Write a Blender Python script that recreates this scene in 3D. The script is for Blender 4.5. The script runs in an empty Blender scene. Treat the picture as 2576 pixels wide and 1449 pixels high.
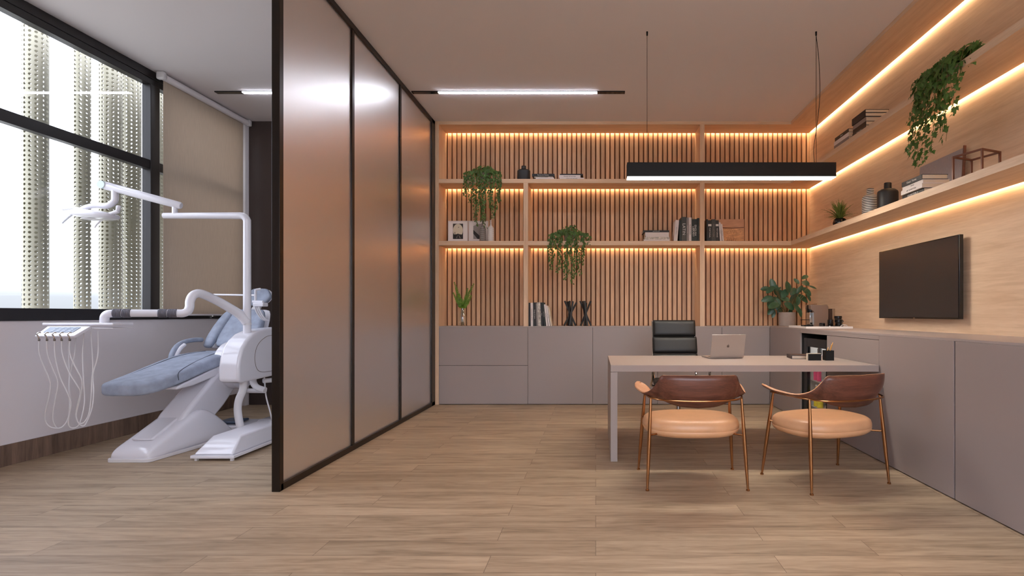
import bpy, bmesh, math, random
from mathutils import Vector, Matrix, Euler
PI = math.pi
S = bpy.context.scene
COL = S.collection
# ---------------------------------------------------------------- camera
F = 1330.0; VX = 1498.5; VY = 791.0; EYE = 1.15
cam = bpy.data.objects.new('camera', bpy.data.cameras.new('camera'))
COL.objects.link(cam); S.camera = cam
cam.location = (0, 0, EYE); cam.rotation_euler = (PI/2, 0, 0)
cam.data.sensor_width = 36; cam.data.lens = 36*F/2576
cam.data.shift_x = -(VX-1288)/2576; cam.data.shift_y = (VY-724.5)/2576
cam.data.clip_start = 0.05
S.view_settings.view_transform = 'Standard'; S.view_settings.look = 'None'
S.view_settings.gamma = 1.0; S.view_settings.use_curve_mapping = False
S.view_settings.exposure = 0.0
try:
    S.cycles.use_denoising = True
    S.cycles.max_bounces = 10; S.cycles.diffuse_bounces = 6; S.cycles.transparent_max_bounces = 16
    S.cycles.sample_clamp_indirect = 6.0
except Exception: pass
SKY = 8.2; LED = 46.0; PEND = 70.0; CEIL = 38.0
# ---------------------------------------------------------------- world: bright hazy daylight, greyer low down
wd = bpy.data.worlds.new('daylight'); S.world = wd; wd.use_nodes = True
nt = wd.node_tree; nt.nodes.clear()
out = nt.nodes.new('ShaderNodeOutputWorld'); bg = nt.nodes.new('ShaderNodeBackground')
tc = nt.nodes.new('ShaderNodeTexCoord'); sp = nt.nodes.new('ShaderNodeSeparateXYZ')
rp = nt.nodes.new('ShaderNodeValToRGB')
mh = nt.nodes.new('ShaderNodeMath'); mh.operation = 'MULTIPLY_ADD'; mh.inputs[1].default_value = .5; mh.inputs[2].default_value = .5
nt.links.new(tc.outputs['Generated'], sp.inputs[0]); nt.links.new(sp.outputs['Z'], mh.inputs[0]); nt.links.new(mh.outputs[0], rp.inputs[0])
e = rp.color_ramp.elements     # unseen pale ground brightened to light the ceiling, a misty tree line at the horizon, white overcast above
e[0].position = 0.0; e[0].color = (0.32, 0.325, 0.33, 1)
e[1].position = 0.56; e[1].color = (0.80, 0.84, 0.97, 1)
for ps, cl in ((.47, (.30, .305, .31)), (.495, (.13, .135, .145)), (.512, (.155, .163, .175)), (.528, (.34, .36, .40))):
    q = e.new(ps); q.color = (*cl, 1)
nt.links.new(rp.outputs[0], bg.inputs[0]); bg.inputs[1].default_value = SKY
nt.links.new(bg.outputs[0], out.inputs[0])

# ---------------------------------------------------------------- helpers
def W(px, py, d): return Vector(((px-VX)*d/F, d, EYE+(VY-py)*d/F))
def wm(o):
    m = o.matrix_basis.copy()
    while o.parent: o = o.parent; m = o.matrix_basis @ m
    return m
class B:
    def __init__(s): s.bm = bmesh.new()
    def faces(s, vs, fs):
        v = [s.bm.verts.new(p) for p in vs]
        for f in fs:
            try: s.bm.faces.new([v[i] for i in f])
            except ValueError: pass
        return s
    def box(s, x0, x1, y0, y1, z0, z1, m=None):
        p = [Vector(q) for q in ((x0,y0,z0),(x1,y0,z0),(x1,y1,z0),(x0,y1,z0),(x0,y0,z1),(x1,y0,z1),(x1,y1,z1),(x0,y1,z1))]
        if m: p = [m @ q for q in p]
        return s.faces(p, [(0,3,2,1),(4,5,6,7),(0,1,5,4),(1,2,6,5),(2,3,7,6),(3,0,4,7)])
    def bar(s, a, b, w, h=None, up=(0,0,1)):
        a = Vector(a); b = Vector(b); h = h or w; d = (b-a).normalized(); u = Vector(up)
        if abs(d.dot(u)) > .98: u = Vector((0,1,0))
        r = d.cross(u).normalized(); u = r.cross(d)
        p = [c+r*(i*w/2)+u*(j*h/2) for c in (a,b) for i,j in ((-1,-1),(1,-1),(1,1),(-1,1))]
        return s.faces(p, [(3,2,1,0),(4,5,6,7),(0,1,5,4),(1,2,6,5),(2,3,7,6),(3,0,4,7)])
    def prism(s, poly, a0, a1, ax='x'):
        n = len(poly)
        def q(a, p):
            return {'x': (a, p[0], p[1]), 'y': (p[0], a, p[1]), 'z': (p[0], p[1], a)}[ax]
        vs = [q(a0, p) for p in poly]+[q(a1, p) for p in poly]
        fs = [tuple(range(n))[::-1], tuple(range(n, 2*n))]+[(i, (i+1) % n, n+(i+1) % n, n+i) for i in range(n)]
        return s.faces(vs, fs)
    def rings(s, rs, cap=True, loop=False):
        n = len(rs[0]); V = [[s.bm.verts.new(p) for p in r] for r in rs]
        m = len(V)
        for i in range(m if loop else m-1):
            for k in range(n):
                try: s.bm.faces.new((V[i][k], V[i][(k+1) % n], V[(i+1) % m][(k+1) % n], V[(i+1) % m][k]))
                except ValueError: pass
        if cap and not loop:
            s.bm.faces.new(V[0][::-1]); s.bm.faces.new(V[-1])
        return s
    def tube(s, pts, r, n=10, cap=True, flat=1.0, loop=False):
        P = [Vector(p) for p in pts]; R = r if isinstance(r, (list, tuple)) else [r]*len(P)
        rs = []; u = None
        for i, p in enumerate(P):
            if loop: t = P[(i+1) % len(P)]-P[i-1]
            else: t = P[min(i+1, len(P)-1)]-P[max(i-1, 0)]
            t.normalize()
            if u is None:
                u = Vector((0,0,1)) if abs(t.z) < .9 else Vector((1,0,0))
            u = (u-t*u.dot(t)).normalized(); w = t.cross(u)
            rs.append([p+w*(R[i]*math.cos(a))+u*(R[i]*flat*math.sin(a)) for a in (2*PI*k/n for k in range(n))])
        return s.rings(rs, cap, loop)
    def lathe(s, prof, c=(0,0,0), n=24, sx=1, sy=1):
        c = Vector(c)
        rs = [[c+Vector((r*sx*math.cos(2*PI*k/n), r*sy*math.sin(2*PI*k/n), z)) for k in range(n)] for r, z in prof]
        return s.rings(rs)
    def grid(s, rows):
        V = [[s.bm.verts.new(p) for p in r] for r in rows]
        for i in range(len(V)-1):
            for k in range(len(V[0])-1): s.bm.faces.new((V[i][k], V[i][k+1], V[i+1][k+1], V[i+1][k]))
        return s
    def build(s, name, mat, parent=None, bevel=0, smooth=False, subsurf=0, solid=0, seg=2, world=True, fixn=True, auto=None):
        if fixn: bmesh.ops.recalc_face_normals(s.bm, faces=s.bm.faces)
        if parent and world: s.bm.transform(wm(parent).inverted())
        me = bpy.data.meshes.new(name); s.bm.to_mesh(me); s.bm.free()
        if smooth or bevel:
            for p in me.polygons: p.use_smooth = True
        if (smooth or bevel) and auto is None: auto = 35
        o = bpy.data.objects.new(name, me); COL.objects.link(o)
        if parent: o.parent = parent
        if mat: me.materials.append(mat)
        if solid:
            m = o.modifiers.new('solid', 'SOLIDIFY'); m.thickness = solid; m.offset = 0
        if bevel:
            m = o.modifiers.new('bevel', 'BEVEL'); m.width = bevel; m.segments = seg; m.limit_method = 'ANGLE'; m.angle_limit = math.radians(40)
            m.harden_normals = False
        if subsurf:
            m = o.modifiers.new('sub', 'SUBSURF'); m.levels = subsurf; m.render_levels = subsurf
        if auto and not subsurf:
            try:
                me.set_sharp_from_angle(angle=math.radians(auto))
            except Exception: pass
        return o
def thing(name, label, cat, loc=(0,0,0), rot=(0,0,0), group=None):
    o = bpy.data.objects.new(name, None); COL.objects.link(o); o.empty_display_size = .05
    o.location = loc; o.rotation_euler = rot if isinstance(rot, (tuple, list)) else (0,0,rot)
    o['label'] = label; o['category'] = cat
    if group: o['group'] = group
    return o
def tag(o, label, cat, group=None):
    o['label'] = label; o['category'] = cat
    if group: o['group'] = group
    return o
def struct(o): o['kind'] = 'structure'; return o
def sub_smooth(pts, n=6):
    P = [Vector(p) for p in pts]; out = []
    for i in range(len(P)-1):
        a = P[i-1] if i else P[0]*2-P[1]; b = P[i]; c = P[i+1]; d = P[i+2] if i+2 < len(P) else P[-1]*2-P[-2]
        for k in range(n):
            t = k/n
            out.append(.5*((2*b)+(c-a)*t+(2*a-5*b+4*c-d)*t*t+(3*b-3*c+d-a)*t*t*t))
    out.append(P[-1]); return out
def arc(c, r, a0, a1, n, ax='xz'):
    c = Vector(c); o = []
    for i in range(n+1):
        a = math.radians(a0+(a1-a0)*i/n); ca, sa = r*math.cos(a), r*math.sin(a)
        o.append(c+(Vector((ca,0,sa)) if ax == 'xz' else Vector((0,ca,sa)) if ax == 'yz' else Vector((ca,sa,0))))
    return o

# ---------------------------------------------------------------- materials
def srgb(r, g, b):
    f = lambda c: (c/255/12.92) if c/255 <= .04045 else ((c/255+.055)/1.055)**2.4
    return (f(r), f(g), f(b), 1)
def mat(name, col, rough=.5, metal=0, emit=0, coat=0, spec=.5, noise=0, nscale=20, bump=0, bscale=200, transl=0, stretch=(1,1,1)):
    m = bpy.data.materials.new(name); m.use_nodes = True; t = m.node_tree; p = t.nodes['Principled BSDF']
    c = srgb(*col) if max(col) > 1 else (*col, 1)
    p.inputs['Base Color'].default_value = c; p.inputs['Roughness'].default_value = rough; p.inputs['Metallic'].default_value = metal
    p.inputs['Specular IOR Level'].default_value = spec; p.inputs['Coat Weight'].default_value = coat; p.inputs['Coat Roughness'].default_value = .05
    if emit:
        p.inputs['Emission Color'].default_value = c; p.inputs['Emission Strength'].default_value = emit
    if noise or bump:
        tc = t.nodes.new('ShaderNodeTexCoord'); mp = t.nodes.new('ShaderNodeMapping'); mp.inputs['Scale'].default_value = stretch
        t.links.new(tc.outputs['Object'], mp.inputs[0])
    if noise:
        n = t.nodes.new('ShaderNodeTexNoise'); n.inputs['Scale'].default_value = nscale; n.inputs['Detail'].default_value = 6
        t.links.new(mp.outputs[0], n.inputs[0])
        r = t.nodes.new('ShaderNodeValToRGB'); r.color_ramp.elements[0].position = .3; r.color_ramp.elements[1].position = .7
        r.color_ramp.elements[0].color = tuple(v*(1-noise) for v in c[:3])+(1,); r.color_ramp.elements[1].color = tuple(min(1, v*(1+noise)) for v in c[:3])+(1,)
        t.links.new(n.outputs[0], r.inputs[0]); t.links.new(r.outputs[0], p.inputs['Base Color'])
    if bump:
        n = t.nodes.new('ShaderNodeTexNoise'); n.inputs['Scale'].default_value = bscale; n.inputs['Detail'].default_value = 4
        t.links.new(mp.outputs[0], n.inputs[0])
        b = t.nodes.new('ShaderNodeBump'); b.inputs['Strength'].default_value = bump; b.inputs['Distance'].default_value = .002
        t.links.new(n.outputs[0], b.inputs['Height']); t.links.new(b.outputs[0], p.inputs['Normal'])
    if transl:
        tr = t.nodes.new('ShaderNodeBsdfTranslucent'); tr.inputs[0].default_value = c
        mx = t.nodes.new('ShaderNodeMixShader'); mx.inputs[0].default_value = transl
        t.links.new(p.outputs[0], mx.inputs[1]); t.links.new(tr.outputs[0], mx.inputs[2])
        t.links.new(mx.outputs[0], t.nodes['Material Output'].inputs[0])
    return m
def wood(name, c1, c2, axis='x', rough=.45, scale=1.0, var=None, coat=0, fine=.5):
    """grain runs along axis; var = (axis, pitch) gives every strip its own tone"""
    m = bpy.data.materials.new(name); m.use_nodes = True; t = m.node_tree; p = t.nodes['Principled BSDF']
    L = t.links.new; N = t.nodes.new
    tc = N('ShaderNodeTexCoord'); mp = N('ShaderNodeMapping')
    s = {'x': (1.1, 16, 16), 'y': (16, 1.1, 16), 'z': (16, 16, 1.1)}[axis]
    mp.inputs['Scale'].default_value = tuple(v*scale for v in s)
    co = tc.outputs['Object']
    if var:
        sx = N('ShaderNodeSeparateXYZ'); L(co, sx.inputs[0])
        dv = N('ShaderNodeMath'); dv.operation = 'DIVIDE'; L(sx.outputs['XYZ'.index(var[0].upper())], dv.inputs[0]); dv.inputs[1].default_value = var[1]
        fl = N('ShaderNodeMath'); fl.operation = 'FLOOR'; L(dv.outputs[0], fl.inputs[0])
        wn = N('ShaderNodeTexWhiteNoise'); wn.noise_dimensions = '1D'; L(fl.outputs[0], wn.inputs['W'])
        ad = N('ShaderNodeVectorMath'); ad.operation = 'ADD'
        sc = N('ShaderNodeVectorMath'); sc.operation = 'SCALE'; sc.inputs['Scale'].default_value = 7.0
        L(wn.outputs['Color'], sc.inputs[0]); L(co, ad.inputs[0]); L(sc.outputs[0], ad.inputs[1]); co = ad.outputs[0]
    L(co, mp.inputs[0])
    n1 = N('ShaderNodeTexNoise'); n1.inputs['Scale'].default_value = 1.6; n1.inputs['Detail'].default_value = 9; n1.inputs['Roughness'].default_value = .62; n1.inputs['Distortion'].default_value = .6
    L(mp.outputs[0], n1.inputs[0])
    n2 = N('ShaderNodeTexNoise'); n2.inputs['Scale'].default_value = 9; n2.inputs['Detail'].default_value = 4; L(mp.outputs[0], n2.inputs[0])
    mx = N('ShaderNodeMix'); mx.data_type = 'FLOAT'; mx.inputs[0].default_value = fine*.5; L(n1.outputs[0], mx.inputs[2]); L(n2.outputs[0], mx.inputs[3])
    r = N('ShaderNodeValToRGB'); e = r.color_ramp.elements
    e[0].position = .34; e[0].color = srgb(*c1); e[1].position = .64; e[1].color = srgb(*c2)
    L(mx.outputs[0], r.inputs[0]); colr = r.outputs[0]
    if var:
        hs = N('ShaderNodeHueSaturation'); mr = N('ShaderNodeMapRange'); mr.inputs[3].default_value = .80; mr.inputs[4].default_value = 1.15
        L(wn.outputs['Value'], mr.inputs[0]); L(mr.outputs[0], hs.inputs['Value']); L(colr, hs.inputs['Color']); colr = hs.outputs[0]
    L(colr, p.inputs['Base Color']); p.inputs['Roughness'].default_value = rough; p.inputs['Coat Weight'].default_value = coat
    b = N('ShaderNodeBump'); b.inputs['Strength'].default_value = .12; b.inputs['Distance'].default_value = .001
    L(mx.outputs[0], b.inputs['Height']); L(b.outputs[0], p.inputs['Normal'])
    return m
def emitter(name, col, s):
    m = bpy.data.materials.new(name); m.use_nodes = True; t = m.node_tree; t.nodes.clear()
    o = t.nodes.new('ShaderNodeOutputMaterial'); e = t.nodes.new('ShaderNodeEmission')
    e.inputs[0].default_value = (*col, 1); e.inputs[1].default_value = s; t.links.new(e.outputs[0], o.inputs[0]); return m
def floor_mat():
    m = bpy.data.materials.new('oak_planks'); m.use_nodes = True; t = m.node_tree; p = t.nodes['Principled BSDF']; L = t.links.new; N = t.nodes.new
    tc = N('ShaderNodeTexCoord'); br = N('ShaderNodeTexBrick')
    br.offset = .37; br.offset_frequency = 2; br.squash = 1
    br.inputs['Scale'].default_value = 1; br.inputs['Brick Width'].default_value = 1.35; br.inputs['Row Height'].default_value = .168
    br.inputs['Mortar Size'].default_value = .0011; br.inputs['Mortar Smooth'].default_value = .2; br.inputs['Bias'].default_value = 0
    br.inputs['Color1'].default_value = (0,0,0,1); br.inputs['Color2'].default_value = (1,1,1,1); br.inputs['Mortar'].default_value = (.5,.5,.5,1)
    L(tc.outputs['Object'], br.inputs[0])
    ad = N('ShaderNodeVectorMath'); ad.operation = 'MULTIPLY_ADD'; ad.inputs[1].default_value = (9, 9, 9); L(br.outputs['Color'], ad.inputs[0]); L(tc.outputs['Object'], ad.inputs[2])
    mp = N('ShaderNodeMapping'); mp.inputs['Scale'].default_value = (1.0, 11, 11); L(ad.outputs[0], mp.inputs[0])
    n1 = N('ShaderNodeTexNoise'); n1.inputs['Scale'].default_value = 1.5; n1.inputs['Detail'].default_value = 10; n1.inputs['Roughness'].default_value = .62; n1.inputs['Distortion'].default_value = .9; L(mp.outputs[0], n1.inputs[0])
    n2 = N('ShaderNodeTexNoise'); n2.inputs['Scale'].default_value = 10; n2.inputs['Detail'].default_value = 5; L(mp.outputs[0], n2.inputs[0])
    mx = N('ShaderNodeMix'); mx.data_type = 'FLOAT'; mx.inputs[0].default_value = .25; L(n1.outputs[0], mx.inputs[2]); L(n2.outputs[0], mx.inputs[3])
    r = N('ShaderNodeValToRGB'); e = r.color_ramp.elements
    e[0].position = .33; e[0].color = srgb(130, 111, 88); e[1].position = .66; e[1].color = srgb(188, 167, 140); q = e.new(.48); q.color = srgb(166, 144, 118)
    L(mx.outputs[0], r.inputs[0])
    hs = N('ShaderNodeHueSaturation'); mr = N('ShaderNodeMapRange'); mr.inputs[3].default_value = .90; mr.inputs[4].default_value = 1.08
    L(br.outputs['Color'], mr.inputs[0]); L(mr.outputs[0], hs.inputs['Value']); L(r.outputs[0], hs.inputs['Color'])
    mm = N('ShaderNodeMix'); mm.data_type = 'RGBA'; L(br.outputs['Fac'], mm.inputs[0]); L(hs.outputs[0], mm.inputs[6]); mm.inputs[7].default_value = srgb(84, 62, 48)
    L(mm.outputs[2], p.inputs['Base Color']); p.inputs['Roughness'].default_value = .5; p.inputs['Specular IOR Level'].default_value = .4
    b = N('ShaderNodeBump'); b.inputs['Strength'].default_value = .15; b.inputs['Distance'].default_value = .001; L(mx.outputs[0], b.inputs['Height']); L(b.outputs[0], p.inputs['Normal'])
    return m
def perf_mat():
    m = bpy.data.materials.new('perforated_metal'); m.use_nodes = True; t = m.node_tree; p = t.nodes['Principled BSDF']; L = t.links.new; N = t.nodes.new
    p.inputs['Base Color'].default_value = srgb(168, 163, 142); p.inputs['Roughness'].default_value = .5; p.inputs['Metallic'].default_value = .2
    uv = N('ShaderNodeUVMap'); uv.uv_map = 'UVMap'
    sc = N('ShaderNodeVectorMath'); sc.operation = 'SCALE'; sc.inputs['Scale'].default_value = 1/.042; L(uv.outputs[0], sc.inputs[0])
    fr = N('ShaderNodeVectorMath'); fr.operation = 'FRACTION'; L(sc.outputs[0], fr.inputs[0])
    sb = N('ShaderNodeVectorMath'); sb.operation = 'SUBTRACT'; sb.inputs[1].default_value = (.5, .5, 0); L(fr.outputs[0], sb.inputs[0])
    ln = N('ShaderNodeVectorMath'); ln.operation = 'LENGTH'; L(sb.outputs[0], ln.inputs[0])
    lt = N('ShaderNodeMath'); lt.operation = 'LESS_THAN'; lt.inputs[1].default_value = .27; L(ln.outputs['Value'], lt.inputs[0])
    tr = N('ShaderNodeBsdfTransparent'); mx = N('ShaderNodeMixShader'); L(lt.outputs[0], mx.inputs[0]); L(p.outputs[0], mx.inputs[1]); L(tr.outputs[0], mx.inputs[2])
    L(mx.outputs[0], t.nodes['Material Output'].inputs[0]); return m
def clear_glass(name, tint=(1,1,1), refl=.04):
    m = bpy.data.materials.new(name); m.use_nodes = True; t = m.node_tree; t.nodes.clear(); L = t.links.new; N = t.nodes.new
    o = N('ShaderNodeOutputMaterial'); tr = N('ShaderNodeBsdfTransparent'); tr.inputs[0].default_value = (*tint, 1)
    gl = N('ShaderNodeBsdfGlossy'); gl.inputs['Roughness'].default_value = .02; gl.inputs[0].default_value = (1,1,1,1)
    lw = N('ShaderNodeLayerWeight'); lw.inputs[0].default_value = .5
    pw = N('ShaderNodeMath'); pw.operation = 'POWER'; L(lw.outputs['Facing'], pw.inputs[0]); pw.inputs[1].default_value = 4
    fz = N('ShaderNodeMath'); fz.operation = 'MULTIPLY_ADD'; L(pw.outputs[0], fz.inputs[0]); fz.inputs[1].default_value = .35; fz.inputs[2].default_value = refl
    mx = N('ShaderNodeMixShader'); L(fz.outputs[0], mx.inputs[0]); L(tr.outputs[0], mx.inputs[1]); L(gl.outputs[0], mx.inputs[2]); L(mx.outputs[0], o.inputs[0]); return m
def frosted():
    m = bpy.data.materials.new('frosted_glass'); m.use_nodes = True; t = m.node_tree; t.nodes.clear(); L = t.links.new; N = t.nodes.new
    o = N('ShaderNodeOutputMaterial'); tr = N('ShaderNodeBsdfTranslucent'); tr.inputs[0].default_value = (.62, .60, .60, 1)
    df = N('ShaderNodeBsdfDiffuse'); df.inputs[0].default_value = (.38, .34, .33, 1)
    gl = N('ShaderNodeBsdfGlossy'); gl.inputs['Roughness'].default_value = .36; gl.inputs[0].default_value = (.97, .95, .94, 1)
    m1 = N('ShaderNodeMixShader'); m1.inputs[0].default_value = .5; L(tr.outputs[0], m1.inputs[1]); L(df.outputs[0], m1.inputs[2])
    m2 = N('ShaderNodeMixShader'); m2.inputs[0].default_value = .80; L(m1.outputs[0], m2.inputs[1]); L(gl.outputs[0], m2.inputs[2]); L(m2.outputs[0], o.inputs[0]); return m
def line_strips(name, c1, c2, axis, pitch, duty=.5, rough=.4):
    m = bpy.data.materials.new(name); m.use_nodes = True; t = m.node_tree; p = t.nodes['Principled BSDF']; L = t.links.new; N = t.nodes.new
    tc = N('ShaderNodeTexCoord'); sx = N('ShaderNodeSeparateXYZ'); L(tc.outputs['Object'], sx.inputs[0])
    dv = N('ShaderNodeMath'); dv.operation = 'DIVIDE'; dv.inputs[1].default_value = pitch; L(sx.outputs['XYZ'.index(axis.upper())], dv.inputs[0])
    fr = N('ShaderNodeMath'); fr.operation = 'FRACT'; L(dv.outputs[0], fr.inputs[0])
    lt = N('ShaderNodeMath'); lt.operation = 'LESS_THAN'; lt.inputs[1].default_value = duty; L(fr.outputs[0], lt.inputs[0])
    mm = N('ShaderNodeMix'); mm.data_type = 'RGBA'; L(lt.outputs[0], mm.inputs[0]); mm.inputs[6].default_value = srgb(*c1); mm.inputs[7].default_value = srgb(*c2)
    L(mm.outputs[2], p.inputs['Base Color']); p.inputs['Roughness'].default_value = rough; return m
M = {}
M['ceiling'] = mat('ceiling_paint', (222, 216, 216), .9)
M['wall'] = mat('wall_paint', (228, 222, 224), .85)
M['floor'] = floor_mat()
M['slat'] = wood('slat_oak', (188, 144, 108), (218, 178, 140), 'z', var=('x', .0642), rough=.5)
M['slat_back'] = mat('slat_backing', (112, 68, 40), .7)
M['oak_y'] = wood('oak_veneer_along', (202, 170, 140), (224, 196, 167), 'y', rough=.5, scale=.8)
M['oak_x'] = wood('oak_veneer_across', (202, 166, 134), (224, 192, 160), 'x', rough=.5, scale=.8)
M['oak_z'] = wood('oak_veneer_upright', (202, 166, 134), (224, 192, 160), 'z', rough=.5, scale=.8)
M['taupe'] = mat('taupe_lacquer', (148, 136, 133), .42)
M['gap'] = mat('shadow_gap', (28, 24, 23), .8)
M['top'] = mat('taupe_top', (158, 146, 142), .45)
M['desk'] = mat('desk_laminate', (156, 143, 136), .45)
M['black'] = mat('black_metal', (13, 12, 12), .5, spec=.3)
M['bronze'] = mat('dark_bronze_frame', (30, 22, 16), .35, metal=.3)
M['winframe'] = mat('window_frame', (34, 30, 30), .4)
M['dark'] = mat('dark_brown_panel', (66, 54, 50), .6)
M['tile'] = wood('baseboard_tile', (92, 74, 62), (136, 112, 96), 'z', rough=.5, var=('y', .31))
M['blind'] = mat('blind_fabric', (206, 190, 172), .9, transl=.38, noise=.10, nscale=30, stretch=(8, 8, .3))
M['white'] = mat('white_plastic', (220, 218, 224), .18, coat=.3)
M['white2'] = mat('white_satin', (215, 212, 214), .4)
M['pad'] = mat('blue_grey_leather', (148, 156, 172), .6, noise=.16, nscale=14, bump=.15, bscale=90)
M['sleeve'] = mat('grey_rubber', (92, 88, 96), .6)
M['led'] = emitter('warm_led', (1.0, .72, .43), LED)
M['cool'] = emitter('cool_led', (.84, .88, 1.0), CEIL)
M['pend'] = emitter('pendant_diffuser', (1.0, .92, .80), PEND)
M['perf'] = perf_mat()
M['pane'] = clear_glass('window_glass')
M['pane_t'] = clear_glass('tinted_window_glass', (.83, .84, .85))
M['frost'] = frosted()
M['brass'] = mat('copper_metal', (168, 120, 80), .22, metal=1)
M['tan'] = mat('tan_leather', (208, 158, 116), .42, noise=.05, nscale=12, bump=.1, bscale=150)
M['walnut'] = wood('walnut_ply', (74, 42, 32), (112, 68, 52), 'x', rough=.35, scale=1.2)
M['peach'] = wood('peach_ply', (196, 140, 104), (216, 164, 126), 'x', rough=.4, scale=1.2)
M['blackleather'] = mat('black_leather', (16, 15, 15), .5, bump=.1, bscale=120)
M['chrome'] = mat('chrome', (200, 198, 196), .12, metal=1)
M['alu'] = mat('aluminium', (178, 170, 165), .35, metal=.7)
M['alu_dark'] = mat('aluminium_mark', (112, 104, 100), .25, metal=.6)
M['screen'] = mat('tv_screen', (44, 42, 43), .25)
M['mblack'] = mat('matt_black_ceramic', (30, 28, 28), .5)
M['gblack'] = mat('gloss_black', (14, 14, 16), .12)
M['leaf'] = mat('ivy_leaf', (74, 106, 44), .5, noise=.45, nscale=25, transl=.2)
M['leaf2'] = mat('rubber_leaf', (52, 84, 58), .35, noise=.3, nscale=18)
M['leaf3'] = mat('fern_leaf', (110, 150, 48), .55, noise=.3, nscale=30, transl=.25)
M['leaf4'] = mat('grass_leaf', (112, 128, 62), .5, noise=.3, nscale=40, transl=.2)
M['stem'] = mat('plant_stem', (110, 96, 58), .6)
M['pot'] = mat('grey_pot', (160, 146, 138), .7, noise=.05)
M['paper'] = mat('book_pages', (214, 198, 176), .8, noise=.08, nscale=60, stretch=(1, 1, 12))
M['bk_black'] = mat('book_cloth_black', (24, 22, 24), .5)
M['bk_white'] = mat('book_cloth_white', (216, 206, 202), .5)
M['bk_grey'] = mat('book_cloth_grey', (134, 124, 120), .5)
M['bk_green'] = mat('book_cloth_green', (26, 34, 30), .5)
M['bk_char'] = mat('book_cloth_charcoal', (64, 62, 58), .5)
M['ink'] = mat('print_ink', (34, 30, 30), .6)
M['inkw'] = mat('print_white', (220, 214, 208), .6)
M['marble'] = mat('book_cloth_marbled', (190, 182, 172), .5, noise=.5, nscale=45)
# ================================================================ SETTING
Y0 = -1.4; YB = 6.738; YS = 7.09; CZ = 3.612; XR = 2.87; XL = -4.48; XC = 2.22; XF = 2.49
b = B(); b.box(XL-.12, XR+.12, Y0-.1, 7.25, -.08, 0); struct(b.build('floor', M['floor']))
b = B(); b.box(XL-.12, XR+.12, Y0-.1, 7.25, CZ, CZ+.1); struct(b.build('ceiling', M['ceiling']))
b = B(); b.box(XR, XR+.12, Y0, 7.25, 0, CZ); struct(b.build('wall_right', M['oak_y']))
b = B(); b.box(XL-.12, XR+.12, Y0-.12, Y0, 0, .2); b.box(XL-.12, XR+.12, Y0-.12, Y0, 3.42, CZ); b.box(XL-.12, -1.2, Y0-.12, Y0, .2, 3.42); b.box(2.6, XR+.12, Y0-.12, Y0, .2, 3.42); struct(b.build('wall_rear', M['wall']))
b = B()
for x in (-1.2, .67, 2.54): b.box(x, x+.06, Y0-.10, Y0-.02, .2, 3.42)
b.box(-1.2, 2.6, Y0-.10, Y0-.02, .2, .26); b.box(-1.2, 2.6, Y0-.10, Y0-.02, 3.36, 3.42); win_added = struct(b.build('window_added_rear', M['winframe']))  # unseen window added behind the camera to bring neutral daylight into the office
b = B(); b.box(-1.2, 2.6, Y0-.065, Y0-.06, .25, 3.37); b.build('pane', M['pane'], win_added)
# back wall: backing board
b = B(); b.box(-2.05, XR, 7.115, 7.25, 0, CZ); struct(b.build('wall_back', M['slat_back']))
# slats
b = B(); x = -2.0
k = math.floor(-2.0/.0642)
while True:
    x0 = k*.0642+.009; x1 = x0+.0455; k += 1
    if x1 < -2.0: continue
    if x0 > XR: break
    b.box(max(x0, -2.0), min(x1, XR), YS, 7.114, .99, 3.60)
o = b.build('slat_cladding', M['slat']); tag(o, 'vertical light oak slats cladding the whole back wall behind the shelves', 'wall panelling')
# left room back wall and window wall
b = B(); b.box(XL-.12, -2.05, YB, 7.25, 0, CZ); b.box(-4.41, -2.1, YB-.012, YB, .0, 3.53); struct(b.build('wall_back_left', M['dark']))
b = B(); b.box(XL-.12, -4.415, 6.66, YB, 0, CZ); struct(b.build('trim_1', M['wall']))
b = B(); b.box(XL-.12, XL, Y0, 6.66, 0, 1.10); b.box(XL-.12, XL, Y0, 6.66, 3.531, CZ); b.box(XL-.12, XL, Y0, 2.0, 1.10, 3.531); struct(b.build('wall_left', M['wall']))  # unseen stretch nearest the camera is closed to darken the left floor
b = B(); b.box(XL, XL+.014, Y0, 6.66, 0, .161); struct(b.build('baseboard_left', M['tile']))
wf = B()
wf.box(XL-.10, XL+.02, 2.0, 6.66, 1.10, 1.199); wf.box(XL-.02, XL+.004, 2.0, 6.66, 3.531, CZ); wf.box(XL-.08, XL+.0, 2.0, 6.66, 3.468, 3.531)
wf.box(XL-.07, XL+.0, 2.0, 6.66, 2.612, 2.706)
for y0, y1 in ((5.313, 5.424), (2.0, 2.07), (6.6, 6.66)): wf.box(XL-.08, XL+.01, y0, y1, 1.199, 3.468)
win = struct(wf.build('window_1', M['winframe'], bevel=.004))
b = B(); b.box(XL-.045, XL-.04, 2.0, 6.62, 1.19, 3.48); b.build('pane', M['pane_t'], win)
b = B(); b.box(XL+.0, XL+.03, 6.13, 6.17, 1.11, 1.155); b.box(XL+.02, XL+.05, 6.14, 6.16, 1.125, 1.14); b.build('latch', M['chrome'], win)
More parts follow.
